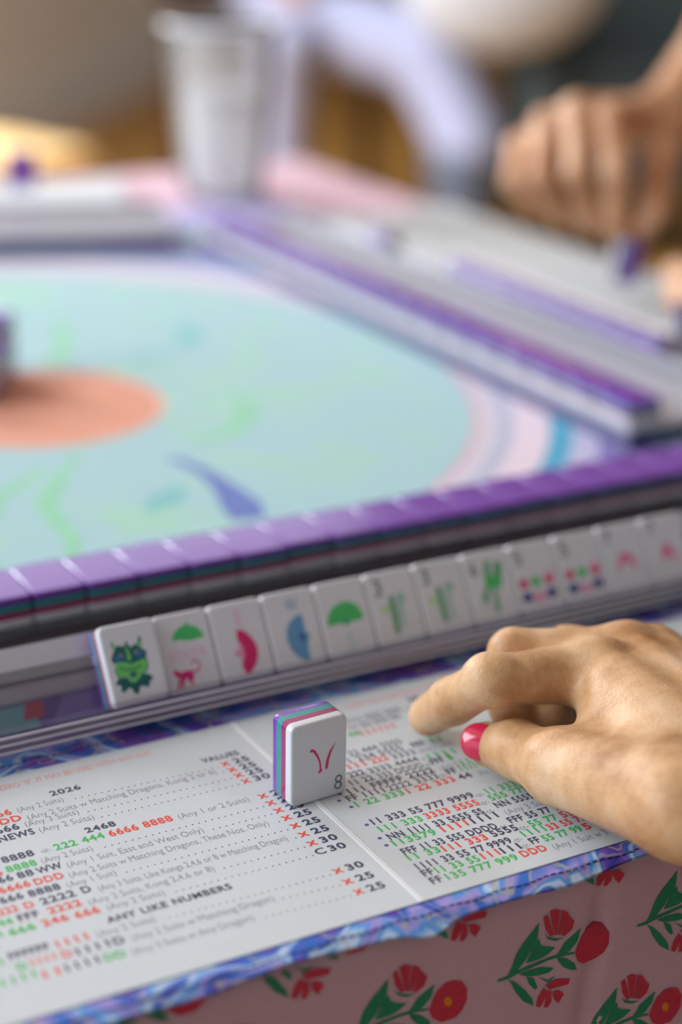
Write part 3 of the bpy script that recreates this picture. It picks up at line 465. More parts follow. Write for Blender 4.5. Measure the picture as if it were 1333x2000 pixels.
o = obj('stitching', bm_mesh('stitching', st), pmat('navy_thread', (54, 48, 120), .8), cover); o['kind'] = 'stuff'
paper = pmat('card_paper', (203, 210, 215), 0.42, spec=0.45, noise=.015, nscale=30)
INK = {'K': pmat('ink_black', (64, 64, 92), .5), 'k': pmat('ink_black_sheen', (92, 92, 108), .5), 'R': pmat('ink_red', (226, 78, 62), .5), 'G': pmat('ink_green', (62, 182, 92), .5), 'g': pmat('ink_grey', (140, 142, 156), .5),  # k is the black ink with the card's sheen painted in as lighter grey
       'r': pmat('ink_pale_red', (230, 140, 130), .5), 'l': pmat('ink_pale_green', (146, 188, 158), .5), 'm': pmat('ink_plum', (96, 62, 104), .5), 'v': pmat('ink_violet', (96, 72, 160), .5)}
card = thing('score_card', 'white folded score card with lines of numbers under standing tile and pointing hand', 'score card', loc=(0, 66, 0))
CL = 133.4
def to_card(dx=0): return lambda a, b: (a, b-66, 0.06)
def panel(x0, x1):
    bm = rbox(x0, x1, -66, CL-66, -.42, 0, .12, 1); return bm_mesh('panel', bm)
obj('panel', panel(-190, -0.35), paper, card); obj('panel', panel(0.35, 215), paper, card)
bm = rbox(-.9, .9, -66, CL-66, -.3, .16, .08, 1); obj('fold_ridge', bm_mesh('fold_ridge', bm), pmat('card_fold', (226, 229, 231), .4), card)
stores = {}
def store(panel_, c): return stores.setdefault((panel_, c), [[], []])
BOLD = {'K': .03, 'k': .02, 'R': .03, 'G': .03, 'g': -.004, 'r': -.005, 'l': .0, 'm': .03}
ROWX = {3: 0, 4: 1, 5: 2, 6: 3, 8: 4, 9: 5, 10: 6, 11: 7, 12: 8, 13: 9, 14: 10, 15: 11, 17: 12, 18: 13, 19: 14}
VAL = ['25', '25', '25', '30', '25', '25', '25', '25', '25', '25', '30', '30', '30', '25', '25']
li = 0
def disc(stv, x, y, r, n=8):
    k = len(stv[0]); stv[0] += [(x+r*math.cos(6.2832*i/n), y-66+r*math.sin(6.2832*i/n), .06) for i in range(n)]; stv[1].append(tuple(range(k, k+n)))
for pn, Y, segs in TEXT:
    for s_ in segs:
        t, c, xa, xb, y = s_
        cap = 3.55 if c in 'KkRGlm' else 3.3
        if pn == 'left' and li in (1, 2, 7, 16): cap = 3.1
        put_text(store(pn, c), t, xa, xb, y, cap, to_card(), BOLD[c])
    if pn == 'left' and li in ROWX:
        k = ROWX[li]; mx, my = XMARKS[k]; end = segs[-1][3]; ye = segs[-1][4]-.2; by = my-1.5
        n = int((mx-3.0-end)/2.35)
        for q in range(n):
            x = mx-3.4-2.35*q; t = (x-end)/(mx-end); disc(store('left', 'K'), x, ye+(by-ye)*t+.3, .3)
        put_text(store('left', 'K' if k == 11 else 'R'), 'C' if k == 11 else 'x', mx-1.9, mx+1.7, by, 3.4 if k == 11 else 4.2, to_card(), .02)
        put_text(store('left', 'K'), VAL[k], mx+3.0, mx+9.0, by-.1, 3.4, to_card(), .03)
    if pn == 'left': li += 1
for x, y in ((7.4, 47.5), (6.9, 38.2), (6.6, 33.4), (8.6, 60.0), (7.0, 65.5), (9.4, 69.4)): disc(store('right', 'v'), x, y, .75, 12)
for (pn, c), (v, f) in stores.items():
    obj('printed_text', mesh_from('printed_text', v, f), INK[c], card)['kind'] = 'stuff'

# ================================================================== MAHJONG TILES
TW, TH, TD = 22.0, 30.0, 12.6
def tile_loops():
    def rr(inset, n=5):
        x0, x1, z0, z1 = inset, TW-inset, inset, TH-inset; r = max(.6, 2.2-inset*.3); P = []
        for cx, cz, a0 in ((x1-r, z1-r, 0), (x0+r, z1-r, 90), (x0+r, z0+r, 180), (x1-r, z0+r, 270)):
            for i in range(n): a = math.radians(a0+90*i/(n-1)); P.append((cx+r*math.cos(a), cz+r*math.sin(a)))
        return P
    return rr
def layer_mesh(name, spec, cap0, cap1):
    """spec = list of (y, inset)"""
    rr = tile_loops(); V, F = [], []; n = 20
    for y, ins in spec: V += [(x, y, z) for x, z in rr(ins)]
    for j in range(len(spec)-1):
        for i in range(n): F.append((j*n+i, (j+1)*n+i, (j+1)*n+(i+1) % n, j*n+(i+1) % n))
    F.append(tuple(range(n))); b = (len(spec)-1)*n; F.append(tuple(range(b, b+n))[::-1])
    me = mesh_from(name, V, F, True)
    bm = bmesh.new(); bm.from_mesh(me); bmesh.ops.recalc_face_normals(bm, faces=bm.faces); bm.to_mesh(me); bm.free()
    rims = set()
    for p in me.polygons:
        if len(p.vertices) > 4:
            p.use_smooth = False
            y = me.vertices[p.vertices[0]].co.y/MM
            if .5 < y < TD-.5: rims |= {tuple(sorted(k)) for k in p.edge_keys}
    for e in me.edges:
        if tuple(sorted(e.vertices)) in rims: e.use_edge_sharp = True
    return me
R_ = 1.0
front = [(R_*(1-math.cos(a)), R_*(1-math.sin(a))) for a in [math.pi/2*i/5 for i in range(6)]]
white_me = layer_mesh('white_face', [(y+0.0, i+.06) for y, i in front]+[(3.5, .06)], 1, 0)
maroon_me = layer_mesh('maroon_layer', [(3.5, .06), (6.4, .06)], 0, 0)
teal_me = layer_mesh('teal_layer', [(6.4, .06), (9.5, .06)], 0, 0)
purple_me = layer_mesh('purple_back', [(9.5, .06)]+[(TD-y, i+.06) for y, i in front[::-1]], 0, 1)
M_W = pmat('tile_white', (212, 215, 221), .22, .5, sss=.0, coat=.3)
M_M = pmat('tile_maroon', (150, 44, 100), .2, .5, coat=.3); M_T = pmat('tile_teal', (48, 140, 140), .2, .5, coat=.3); M_P = pmat('tile_purple', (114, 58, 168), .2, .5, coat=.3)
TINK = {k: pmat('tile_ink_'+k, v, .4) for k, v in dict(dteal=(16, 92, 92), dgreen=(28, 98, 96), lgreen=(112, 196, 104), mgreen=(74, 160, 90), blue=(56, 110, 160), mauve=(150, 140, 150), green=(70, 188, 104), magenta=(204, 32, 116), crimson=(206, 34, 104),
        pink=(226, 150, 190), skyblue=(96, 152, 196), mteal=(44, 150, 130), bgreen=(84, 160, 112), bteal=(150, 190, 180), bleaf=(170, 208, 150), navy=(66, 76, 140), prose=(222, 120, 156), black=(60, 60, 66)).items()}
for me_, m_ in ((white_me, M_W), (maroon_me, M_M), (teal_me, M_T), (purple_me, M_P)): me_.materials.append(m_)
def tile(origin, x, z, label, group=None):
    t = thing('mahjong_tile', label, 'tile', group, mw=frame_matrix(origin, x, z))
    for n, me_ in (('white_face', white_me), ('maroon_layer', maroon_me), ('teal_layer', teal_me), ('purple_back', purple_me)):
        o = obj(n, me_, None, t)
    return t
def face_print(t, key, name):
    """flat printed figure on the white face: one child mesh, one material per ink"""
    V, F, mi, mats = [], [], [], []
    for k, (c, P) in enumerate(TILE_ART[key]):
        if c.startswith('anchor_'):
            (ax, az), (bx, bz), (tx_, tz_) = P; s = [[], []]
            ang = math.atan2(bz-az, bx-ax); w = math.hypot(bx-ax, bz-az); h = math.hypot(tx_-ax, tz_-az)
            put_text(s, c[7:], 0, w, 0, h, lambda u, v: (ax+u*math.cos(ang)-v*math.sin(ang), -.02-.004*k, az+u*math.sin(ang)+v*math.cos(ang)), -.012 if key == 'eight' else 0)
            b = len(V); V += s[0]; ff = [tuple(b+i for i in f_) for f_ in s[1]]
            c = {'E': 'pink', 'W': 'skyblue', 'S': 'bteal'}.get(c[7:], 'black')
        else:
            me = poly_mesh('x', [P], lambda u, v: (u, -.02-.004*k, v)); b = len(V)
            V += [tuple(vv.co/MM) for vv in me.vertices]; ff = [tuple(b+i for i in p.vertices) for p in me.polygons]; bpy.data.meshes.remove(me)
        if c not in mats: mats.append(c)
        F += ff; mi += [mats.index(c)]*len(ff)
    me = mesh_from(name, V, F)
    for c in mats: me.materials.append(TINK[c])
    me.polygons.foreach_set('material_index', mi)
    return obj(name, me, None, t)
# the standing tile on the card
t8 = tile((-10.08, 68.04, 0.07), (math.cos(.0512), math.sin(.0512), 0), (0, 0, 1), 'upright tile with a magenta character and an 8 standing on the score card fold')
face_print(t8, 'eight', 'printed_character')
# tiles leaning in the near rack
YB, ZB, YT, ZT, X0 = 145.43, 9.12, 160.88, 34.81, 2.68
LU = Vector((0, YT-YB, ZT-ZB)).normalized(); LN = Vector((1, 0, 0)).cross(LU)
RACKT = [('dragon', 'printed_dragon', 'rack tile with a green horned dragon head, leftmost in the near rack'),
         ('joker', 'printed_joker', 'joker rack tile with green umbrella, pink word and magenta monkey'),
         ('fan_east', 'printed_fan', 'rack tile with an open crimson fan and letter E'),
         ('fan_west', 'printed_fan', 'rack tile with an open blue fan and letter W'),
         ('fan_south', 'printed_fan', 'rack tile with an open green fan and letter S below it'),
         ('bamboo_a', 'printed_bamboo', 'rack tile with slanted green bamboo, right beside the green fan tile'),
         ('bamboo_b', 'printed_bamboo', 'rack tile with slanted green bamboo, middle one of the three bamboo tiles'),
         ('bamboo_c', 'printed_bamboo', 'rack tile with tall double green bamboo, last of the three bamboo tiles'),
         ('dots_a', 'printed_dots', 'rack tile with red, green, blue and pink dots, beside the tall bamboo tile'),
         ('dots_b', 'printed_dots', 'rack tile with red, green, blue and pink dots, beside the pink character tile'),
         ('crak_a', 'printed_character', 'rack tile with a pale pink character, second from the right end'),
         ('crak_b', 'printed_character', 'rack tile with a pale pink character at the right end of the near rack')]
for i, (key, nm, lab) in enumerate(RACKT):
    o = Vector((X0+22.2*(i-1)-22.2+.1, YB, ZB))+(LN*3.0 if i == 0 else LN*random.uniform(-.2, .3)*0)
    t = tile(o, (1, 0, 0), LU, lab, 'tiles leaning in the near rack')
    face_print(t, key, nm)
    if key == 'joker':
        (ax, az), (bx, bz), (cx_, cz_) = TILE_ART['joker_anchor'][0][1]
        s = [[], []]; ang = math.atan2(bz-az, bx-ax)
        put_text(s, 'JOKER', 0, math.hypot(bx-ax, bz-az), 0, 3.4, lambda u, v: (ax+u*math.cos(ang)-v*math.sin(ang), -.06, az+u*math.sin(ang)+v*math.cos(ang)), -.01)
        obj('printed_word', mesh_from('printed_word', s[0], s[1]), TINK['pink'], t)
ORD = ['first', 'second', 'third', 'fourth', 'fifth', 'sixth', 'seventh', 'eighth', 'ninth', 'tenth', 'eleventh', 'twelfth', 'thirteenth', 'fourteenth', 'fifteenth', 'sixteenth', 'seventeenth', 'eighteenth', 'nineteenth', 'twentieth', 'twenty-first', 'twenty-second', 'twenty-third', 'twenty-fourth']
SHELF = 14.75
YF, XW = 247.6, -43.66
JIT = [0, .2, -.1, .3, 0, -.4, .9, .2, 0, .1, -.2, .3, 0, .2, 0, -.2, .1, 0]
for i in range(18):
    tile((XW-22.2+22.2*i+.1, YF+JIT[i], SHELF), (1, 0, 0), (0, -1, 0), 'purple-backed tile lying face down, %s from left in row behind near rack' % ORD[i], 'face-down row behind the near rack')

# ================================================================== ACRYLIC RACKS
CLEAR = acrylic('clear_acrylic', (246, 245, 250), .05, .05, (240, 240, 246))
GLARE = acrylic('glare_white_acrylic', (225, 222, 240), .88, .12, (218, 218, 226), .2)  # clear acrylic with the window's reflection painted in as frosted white
LAV = acrylic('lavender_acrylic', (200, 196, 228), .5, .1, (160, 156, 200), .3)
EDGE = acrylic('acrylic_edge_and_glare', (236, 236, 244), .75, .1, (240, 240, 246), .15)  # pale rack edges, also the glare painted on the back plate
def rack(label, mw, x0, x1, glare=False, SHELF=SHELF):
    r = thing('tile_rack', label, 'rack', 'acrylic racks', mw=mw)
    m = GLARE if glare else CLEAR
    d = Vector((LN.y, LN.z)); u = Vector((LU.y, LU.z))          # d = towards the player (down-front), u = up the slope
    fb = Vector((YB, ZB)); back = fb-d*TD                        # front bottom / back bottom of a leaning tile
    g = .12
    lip = fb+d*6.2-u*g; inner = back-d*g-u*g
    w = 2.5
    prof = [lip+u*2.2, lip+u*2.2-d*1.6, lip-d*1.6, inner, inner-u*w, lip-u*w]
    obj('tile_ledge', extrude_profile('tile_ledge', [(p.x, p.y) for p in prof], x0, x1, .35), m, r)
    top = inner+u*(23 if glare else 31)
    prof = [inner, top, top-d*w, inner-d*w-u*w, inner-u*w]
    obj('back_plate', extrude_profile('back_plate', [(p.x, p.y) for p in prof], x0, x1, .35), m, r)
    s0 = top.x+4
    if not glare:
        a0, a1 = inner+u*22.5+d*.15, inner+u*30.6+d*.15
        obj('edge_and_glare_strip', extrude_profile('edge_and_glare_strip', [(a0.x, a0.y), (a1.x, a1.y), (a1.x-d.x*.2, a1.y-d.y*.2), (a0.x-d.x*.2, a0.y-d.y*.2)], x0, x1), EDGE, r)  # pale strip paints window glare onto the upper back plate
    obj('rear_shelf', extrude_profile('rear_shelf', [(top.x-d.x*w-.2, SHELF-2.6), (249.2, SHELF-2.6), (249.2, SHELF-.15), (top.x-d.x*w-1.5, SHELF-.15)], x0, x1, .35), m, r)
    zb = -.4
    obj('rear_wall', extrude_profile('rear_wall', [(246.6, zb), (249.2, zb), (249.2, SHELF-2.6), (246.6, SHELF-2.6)], x0, x1, .3), LAV if glare else m, r)
    if not glare:
        obj('front_skirt', extrude_profile('front_skirt', [(138.2, 5.6), (140.6, 5.6), (140.6, 10.4), (138.2, 10.4)], x0, x1, .3), m, r)
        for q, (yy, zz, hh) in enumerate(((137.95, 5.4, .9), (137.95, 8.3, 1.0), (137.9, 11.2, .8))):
            obj('edge_and_glare_strip', extrude_profile('edge_and_glare_strip', [(yy, zz), (yy+.5, zz), (yy+.5, zz+hh), (yy, zz+hh)], x0, x1, .1), EDGE, r)
        obj('edge_and_glare_strip', extrude_profile('edge_and_glare_strip', [(184, 0), (186, 0), (186, 1.0), (184, 1.0)], x0, x1, .2), EDGE, r)
        obj('edge_and_glare_strip', extrude_profile('edge_and_glare_strip', [(187, 0), (196, 0), (196, .8), (187, .8)], x0, x1, .2), EDGE, r)
    obj('front_wall', extrude_profile('front_wall', [(196, zb), (198.6, zb), (198.6, SHELF-2.6), (196, SHELF-2.6)], x0, x1, .3), m, r)
    for xe in ((x1,) if glare else (x0-2.6, x1)):
        pr = [(lip.x+1, 0.0), (249.2, zb), (249.2, SHELF), (top.x+6, SHELF+3), (top.x+1, top.y), (top.x-3, top.y), (lip.x-1.5, lip.y+3), (lip.x-1.5, 4)]
        obj('end_plate', extrude_profile('end_plate', pr, xe, xe+2.6, .4), m, r)
    return r
rack('clear acrylic tile rack holding the player\'s tiles above the score card', Matrix.Identity(4), -175, 345)
# right-hand opponent: the same rack turned a quarter, tiles facing away
RM = Matrix(((0, -1, 0, .5666), (1, 0, 0, 0), (0, 0, 1, 0), (0, 0, 0, 1)))
def RP(x, y, z): return (566.6-y, x, z)
def RV(v): return (-v[1], v[0], v[2])
rack('clear acrylic tile rack of the opponent along the right side of the mat', RM, 315, 842, True, 12.2)
for i in range(17):
    o = RP(318+30.6*i+30, YF, 12.2)
    tile(o, RV((0, -1, 0)), RV((-1, 0, 0)), 'purple-backed tile lying face down, %s from near end of right rack row' % ORD[i], 'face-down row on the right rack')
for i in range(10):
    tile(RP(393+22.6*i, YB, ZB), RV((1, 0, 0)), RV(LU), 'purple-backed tile leaning in right rack facing opponent, %s from near end' % ORD[i], 'tiles leaning in the right rack')
tile(RP(705, YB, ZB), RV((1, 0, 0)), RV(LU), 'single purple-backed tile leaning alone near the far end of the right rack')
# opponent's score card and cover
cov2 = obj('card_cover', cover_mesh(300, 900, 149), MARB); cov2.matrix_world = RM; tag(cov2, 'marbled card cover of the opponent behind the right rack', 'card cover')
c2 = thing('score_card', 'white score card of the opponent lying behind the right rack', 'score card', mw=RM@Matrix.Translation((0, .066, 0)))
obj('panel', bm_mesh('panel', rbox(330, 595, -76, CL-66, -.42, 0, .12, 1)), paper, c2); obj('panel', bm_mesh('panel', rbox(596, 905, -76, CL-66, -.42, 0, .12, 1)), paper, c2)
# far player's rack, pushed in at an angle
FM = Matrix.Translation((.27, 1.115, 0))@Matrix.Rotation(math.radians(162), 4, 'Z')
rack('clear acrylic tile rack of the far player at the far left', FM, -110, 420, True)
c3 = thing('score_card', 'white score card of the far player beyond the far rack', 'score card', mw=FM@Matrix.Translation((0, .028, 0)))
obj('panel', bm_mesh('panel', rbox(-90, 99.6, -66, CL-66, -.42, 0, .12, 1)), paper, c3); obj('panel', bm_mesh('panel', rbox(100.4, 290, -66, CL-66, -.42, 0, .12, 1)), paper, c3)
tile((250, 1012, 22), (-.95, .3, 0), (0.05, .1, 1), 'single purple-backed tile standing upright by the far rack at left')
# tiles at the left edge, in the middle of the mat
d = Vector((.52, .855, 0)); nrm = Vector((-.855, .52, 0))
for lv in range(3):
    for i in range(3 if lv < 2 else 1):
        p = Vector((83, 591, -.7+TD*lv+.02*lv))-d*(22.2*i)
        # face down, long side across the row
        lab = 'purple-backed tile beside orange sun at left edge, %s layer, %s from right' % (('bottom', 'middle', 'top')[lv], ORD[i])
        tile(p, -d, nrm, lab.replace(', first from right', '') if lv == 2 else lab, 'stack beside the orange sun')

# ================================================================== PLASTIC CUP
def lathe(name, prof, n=48, smooth=True):
    V, F = [], []
    for r, z in prof: V += [(r*math.cos(6.283185*i/n), r*math.sin(6.283185*i/n), z) for i in range(n)]
    for j in range(len(prof)-1):
        for i in range(n): F.append((j*n+i, j*n+(i+1) % n, (j+1)*n+(i+1) % n, (j+1)*n+i))
    if prof[0][0] > .01: F.append(tuple(range(n))[::-1])
    if prof[-1][0] > .01: b = (len(prof)-1)*n; F.append(tuple(range(b, b+n)))
    return mesh_from(name, V, F, smooth)
cup = thing('plastic_cup', 'clear plastic cup of ice water standing at the far corner of the table', 'cup', loc=(425, 1027, 0))
cp = acrylic('cup_plastic', (254, 254, 254), .2, .08, (254, 254, 254), .4, 1.22)
prof = [(33, -0.9+.9), (35, .8), (36.5, 12), (40, 55), (44, 100), (47.2, 138), (47.2, 139), (50.2, 139.5), (50.8, 141.5), (50, 143.5), (47.5, 143.5), (46, 138), (42.8, 100), (38.8, 55), (35.2, 12), (33, 2.4), (0.02, 2.2)]
obj('cup_wall', lathe('cup_wall', prof), cp, cup)
obj('rim', lathe('rim', [(47.4, 141), (49, 139.3), (51, 141), (51, 142.6), (49, 144.3), (47.4, 142.6), (47.4, 141)]), pmat('cup_rim', (236, 238, 244), .15, .6), cup)
obj('ice_water', lathe('ice_water', [(32.5, 2.6), (35, 12.5), (38.6, 55), (41.4, 86), (41.2, 88), (20, 88.5), (.02, 88)]), acrylic('ice_water', (254, 254, 254), .8, .08, (254, 254, 254), .5, 1.2), cup)

# ================================================================== HANDS AND PEOPLE
def skin_mat(name, base, dark, light, sss=.12):
    m = bpy.data.materials.new(name); m.use_nodes = True; nt = m.node_tree; b = nt.nodes['Principled BSDF']
    tc = nt.nodes.new('ShaderNodeTexCoord')
    n = nt.nodes.new('ShaderNodeTexNoise'); n.inputs['Scale'].default_value = 38; n.inputs['Detail'].default_value = 6; n.inputs['Roughness'].default_value = .6
    nt.links.new(tc.outputs['Object'], n.inputs[0])
    r = nt.nodes.new('ShaderNodeValToRGB'); el = r.color_ramp.elements; el[0].position = .32; el[0].color = lin(dark); el[1].position = .7; el[1].color = lin(light); e = el.new(.5); e.color = lin(base)
    nt.links.new(n.outputs['Fac'], r.inputs[0]); nt.links.new(r.outputs[0], b.inputs['Base Color'])
    b.inputs['Roughness'].default_value = .45; b.inputs['Specular IOR Level'].default_value = .45
    b.inputs['Subsurface Weight'].default_value = sss; b.inputs['Subsurface Radius'].default_value = (.004, .0015, .0008); b.inputs['Subsurface Scale'].default_value = 1
    v = nt.nodes.new('ShaderNodeTexVoronoi'); v.inputs['Scale'].default_value = 900; nt.links.new(tc.outputs['Object'], v.inputs[0])
    n2 = nt.nodes.new('ShaderNodeTexNoise'); n2.inputs['Scale'].default_value = 170; n2.inputs['Detail'].default_value = 6; n2.inputs['Distortion'].default_value = .6; nt.links.new(tc.outputs['Object'], n2.inputs[0])
    ad = nt.nodes.new('ShaderNodeMath'); ad.operation = 'ADD'; nt.links.new(v.outputs['Distance'], ad.inputs[0]); nt.links.new(n2.outputs['Fac'], ad.inputs[1])
    bp = nt.nodes.new('ShaderNodeBump'); bp.inputs['Strength'].default_value = .22; bp.inputs['Distance'].default_value = .0005; nt.links.new(ad.outputs[0], bp.inputs['Height']); nt.links.new(bp.outputs[0], b.inputs['Normal'])
    return m
SKIN = skin_mat('skin_tan', (204, 160, 116), (164, 114, 68), (226, 190, 154))
SKIN2 = skin_mat('skin_brown', (196, 146, 108), (170, 116, 78), (214, 170, 134))
NAIL = pmat('pink_nail_varnish', (214, 30, 76), .12, .6, coat=.6)

# ---- the player's right hand, index finger on the card
IDX = [(98, 49.5, 34.5), (59.6, 56.5, 36.9), (57, 75, 21.5), (57, 90, 9.0)]; IDR = [11.0, 8.3, 8.0, 7.3]
MID = [(117.5, 57.5, 33.5), (82, 75.6, 34.5), (85, 86, 18), (81, 71, 10.5)]; MIR = [10.4, 8.3, 8.2, 7.8]
RNG = [(131, 57, 30), (109, 80, 28), (105, 84, 13), (94, 66, 9.5)]; RNR = [10, 8.4, 8.0, 7.6]
PNK = [(141, 55, 23), (127, 78, 19), (119, 84, 10), (108, 70, 8.5)]; PNR = [9.5, 7.2, 6.8, 6.4]
THM = [(72, -32, 30), (64, 20, 20.5), (65.3, 46.2, 13.9), (61.2, 57.4, 11.9)]; THR = [16, 12.4, 8.9, 7.8]
WR = (96, -46, 29); EL = (190, -280, 50)
def near_hand(P):
    lowz = None
    pal = sd_cone(P, WR, IDX[0], 14, 11)
    for a, r0, r1 in ((MID[0], 14, 11), (RNG[0], 13.5, 10.5), (PNK[0], 13, 9.5)): pal = smin(pal, sd_cone(P, (WR[0]+6, WR[1], WR[2]-1), a, r0, r1), 9)
    pal = smin(pal, sd_cone(P, THM[0], (98, 30, 30), 14, 10), 12)
    pal = smin(pal, sd_cone(P, (128, -5, 24), (134, 40, 24), 12, 11), 10)
    th = chain(P, THM, THR, 4)
    th = smin(th, sd_cone(P, (65, 42, 15), (65.3, 47, 14.2), 9.5, 9.5), 3)
    pal = smin(pal, th, 9)
    pal = smin(pal, sd_cone(P, (72, 14, 24), (96, 38, 30), 6.5, 8), 9)          # web between thumb and index
    arm = smin(sd_cone(P, (WR[0]-10, WR[1]-4, WR[2]), (EL[0]-14, EL[1], EL[2]), 17, 31), sd_cone(P, (WR[0]+13, WR[1], WR[2]-1), (EL[0]+14, EL[1], EL[2]), 16, 31), 10)
    pal = smin(pal, arm, 14)
    fi = chain(P, IDX, IDR, 3.5)
    fi = smin(fi, sd_cone(P, (59.6, 57, 37.2), (61.5, 55.5, 37.2), 8.2, 8.2), 4)
    fm = chain(P, MID, MIR, 3.5); fr = chain(P, RNG, RNR, 3.5); fp = chain(P, PNK, PNR, 3.5)
    kn = smin(sd_ell(P, (99, 49, 38.5), (8, 7, 7)), sd_ell(P, (119, 57, 36.5), (8, 7, 6.5)), 2)
    pal = smin(pal, kn, 6)
    d = pal
    for f in (fi, fm, fr, fp): d = smin(d, f, 5)
    # tendons and veins along the back of the hand
    for a, b in (((98, -10, 41), IDX[0]), ((110, -5, 41), MID[0]), ((122, 5, 37), RNG[0])):
        q = sd_cone(P, a, (b[0], b[1], b[2]+7.5), 2.0, 2.4); d = smin(d, q, 5)
    # creases: thumb joint, index joints, index root
    def cut(d, a, b, depth=.7, w=1.5):
        return d+depth*np.clip(1-np.maximum(sd_cone(P, a, b, .15, .15), 0)/w, 0, 1)
    for s, dp in ((-3.0, .35), (0, .9), (2.6, .5)):              # thumb joint
        d = cut(d, (56.5, 46.5+s, 9), (57.5, 46+s, 17), dp); d = cut(d, (57.5, 46+s, 17), (63, 45.5+s, 22.5), dp)
    for s, dp in ((-2.6, .2), (0, .35), (2.6, .2)):               # index middle joint
        d = cut(d, (51.5+s, 54-.4*s, 39), (58+s, 56-.4*s, 45.4), dp); d = cut(d, (58+s, 56-.4*s, 45.4), (66+s, 61-.4*s, 44), dp)
    for x, dp in ((80, .6), (84, .75), (88.5, .6), (92, .5)):    # folds at the root of the index finger
        d = cut(d, (x-6, 39+(x-80)*-.35, 38), (x-9, 38-(x-80)*.3, 27), dp)
    for k in range(3):                                           # fan of skin folds above the thumb web
        d = cut(d, (78+3*k, 22+5*k, 33-1.0*k), (86+4*k, 8+4*k, 36), .55)
    d = cut(d, (66, 24, 33), (84, 26, 33), .8, 1.8)
    return np.maximum(d, -(P[..., 1]+186))
hand_me = sdf_mesh('person', near_hand, (36, -190, -1.5), (206, 108, 60), 1.0, 2)
near = obj('person', hand_me, SKIN); tag(near, 'right hand and forearm of the player, index finger pointing at the score card, pink thumbnail', 'person')
def nail(field, C, N, Ax, half_l, half_w, name='fingernail', parent=None, lift=.35, m=NAIL):
    """patch lying on the finger surface: marched down onto the field along -N"""
    N = np.array(N, float); N /= np.linalg.norm(N); Ax = np.array(Ax, float); Ax -= N*(Ax@N); Ax /= np.linalg.norm(Ax); B = np.cross(N, Ax)
    nr, na = 9, 36; pts = [(0, 0)]
    for i in range(1, nr+1):
        for k in range(na):
            a = 6.283185*k/na; r = i/nr
            c, s = math.cos(a), math.sin(a); e = .84
            pts.append((r*half_l*math.copysign(abs(c)**e, c), r*half_w*math.copysign(abs(s)**e, s)))
    pts = np.array(pts)
    q = np.array(C)+N*14.0
    for _ in range(80):
        dd = float(field(q.astype(np.float32).reshape(1, 1, 1, 3))[0, 0, 0]); q = q-N*(dd-lift)*.7
    rr = (pts[:, 0]/half_l)**2+(pts[:, 1]/half_w)**2
    drop = 2.6*(pts[:, 1]/half_w)**2+.7*(pts[:, 0]/half_l)**2+.25*np.clip((rr-.8)/.2, 0, 1)
    Q = q+pts[:, :1]*Ax+pts[:, 1:]*B-N*drop[:, None]
    F = [(0, 1+k, 1+(k+1) % na) for k in range(na)]
    for i in range(nr-1):
        for k in range(na): F.append((1+i*na+k, 1+(i+1)*na+k, 1+(i+1)*na+(k+1) % na, 1+i*na+(k+1) % na))
    n = len(Q); low = Q-N*.7
    V = list(map(tuple, Q))+list(map(tuple, low)); b = 1+(nr-1)*na
    for k in range(na): F.append((b+k, n+b+k, n+b+(k+1) % na, b+(k+1) % na))
    o = obj(name, mesh_from(name, V, F, True), m, parent); o['label'] = 'glossy pink varnished nail'
    return o
nail(near_hand, (60.6, 58.8, 11.8), (-.72, -.50, .5), (-.40, .89, -.15), 6.4, 6.4, parent=near)

# ---- the opponent on the right: hand over the rack, arm, torso off to the side
OM = [(524, 618, 116), (511, 639, 119), (497, 655, 109), (484, 667, 92)]
OPP = [(505, 584, 85), (486, 601, 84), (473, 624, 79), (465, 645, 74)]
OT = [(507, 583, 46), (498, 600, 48), (487, 618, 50), (477, 637, 54)]
OW = (584, 640, 108)
def opp(P):
    d = None
    for a, r in zip(OM, (11.5, 11.5, 11, 10)):
        q = sd_cone(P, OW, a, 15, r); d = q if d is None else smin(d, q, 9)
    for a, b, c, r in zip(OM, OPP, OT, (10, 10, 9.4, 8.6)):
        d = smin(d, chain(P, [a, b, c], [r+1, r, r-1.8], 3.5), 5)
    th = chain(P, [(566, 612, 92), (545, 590, 78), (534, 577, 60), (524, 577, 46)], [14, 11.5, 9.5, 8], 4)
    d = smin(d, th, 8)
    arm = chain(P, [(590, 640, 110), (720, 720, 150), (830, 760, 120)], [22, 36, 42], 12)
    d = smin(d, arm, 14)
    # second hand and forearm, reaching in at the near end of the rack
    w2 = (540, 478, 60)
    h2 = sd_cone(P, w2, (478, 436, 46), 20, 16)
    for k in range(4):
        h2 = smin(h2, chain(P, [(482-4*k, 424+13*k, 48), (460-2*k, 414+12*k, 52), (444, 406+11*k, 38)], [10, 8.8, 7.2], 3), 5)
    h2 = smin(h2, chain(P, [(512, 446, 48), (486, 410, 40), (460, 398, 32)], [13, 10, 8], 4), 7)
    h2 = smin(h2, chain(P, [w2, (640, 520, 100), (800, 560, 110)], [22, 34, 42], 12), 12)
    d = np.minimum(d, h2)
    return d
opp_me = sdf_mesh('person', opp, (400, 370, 12), (880, 820, 205), 2.6, 2)
opo = obj('person', opp_me, SKIN2); tag(opo, 'opponent at right with hand lowered over the rack holding a purple tile', 'person')
def sweater(P):
    d = smin(sd_ell(P, (960, 650, -20), (170, 260, 330)), sd_ell(P, (960, 650, 250), (120, 210, 90)), 60)
    for s in ((820, 758, 122), (800, 560, 112)):
        d = smin(d, chain(P, [s, (890, s[1]+(60 if s[1] > 650 else -70), 60), (950, 650+(190 if s[1] > 650 else -190), 240)], [52, 58, 75], 20), 30)
    return np.maximum(d, -(P[..., 2]+330))
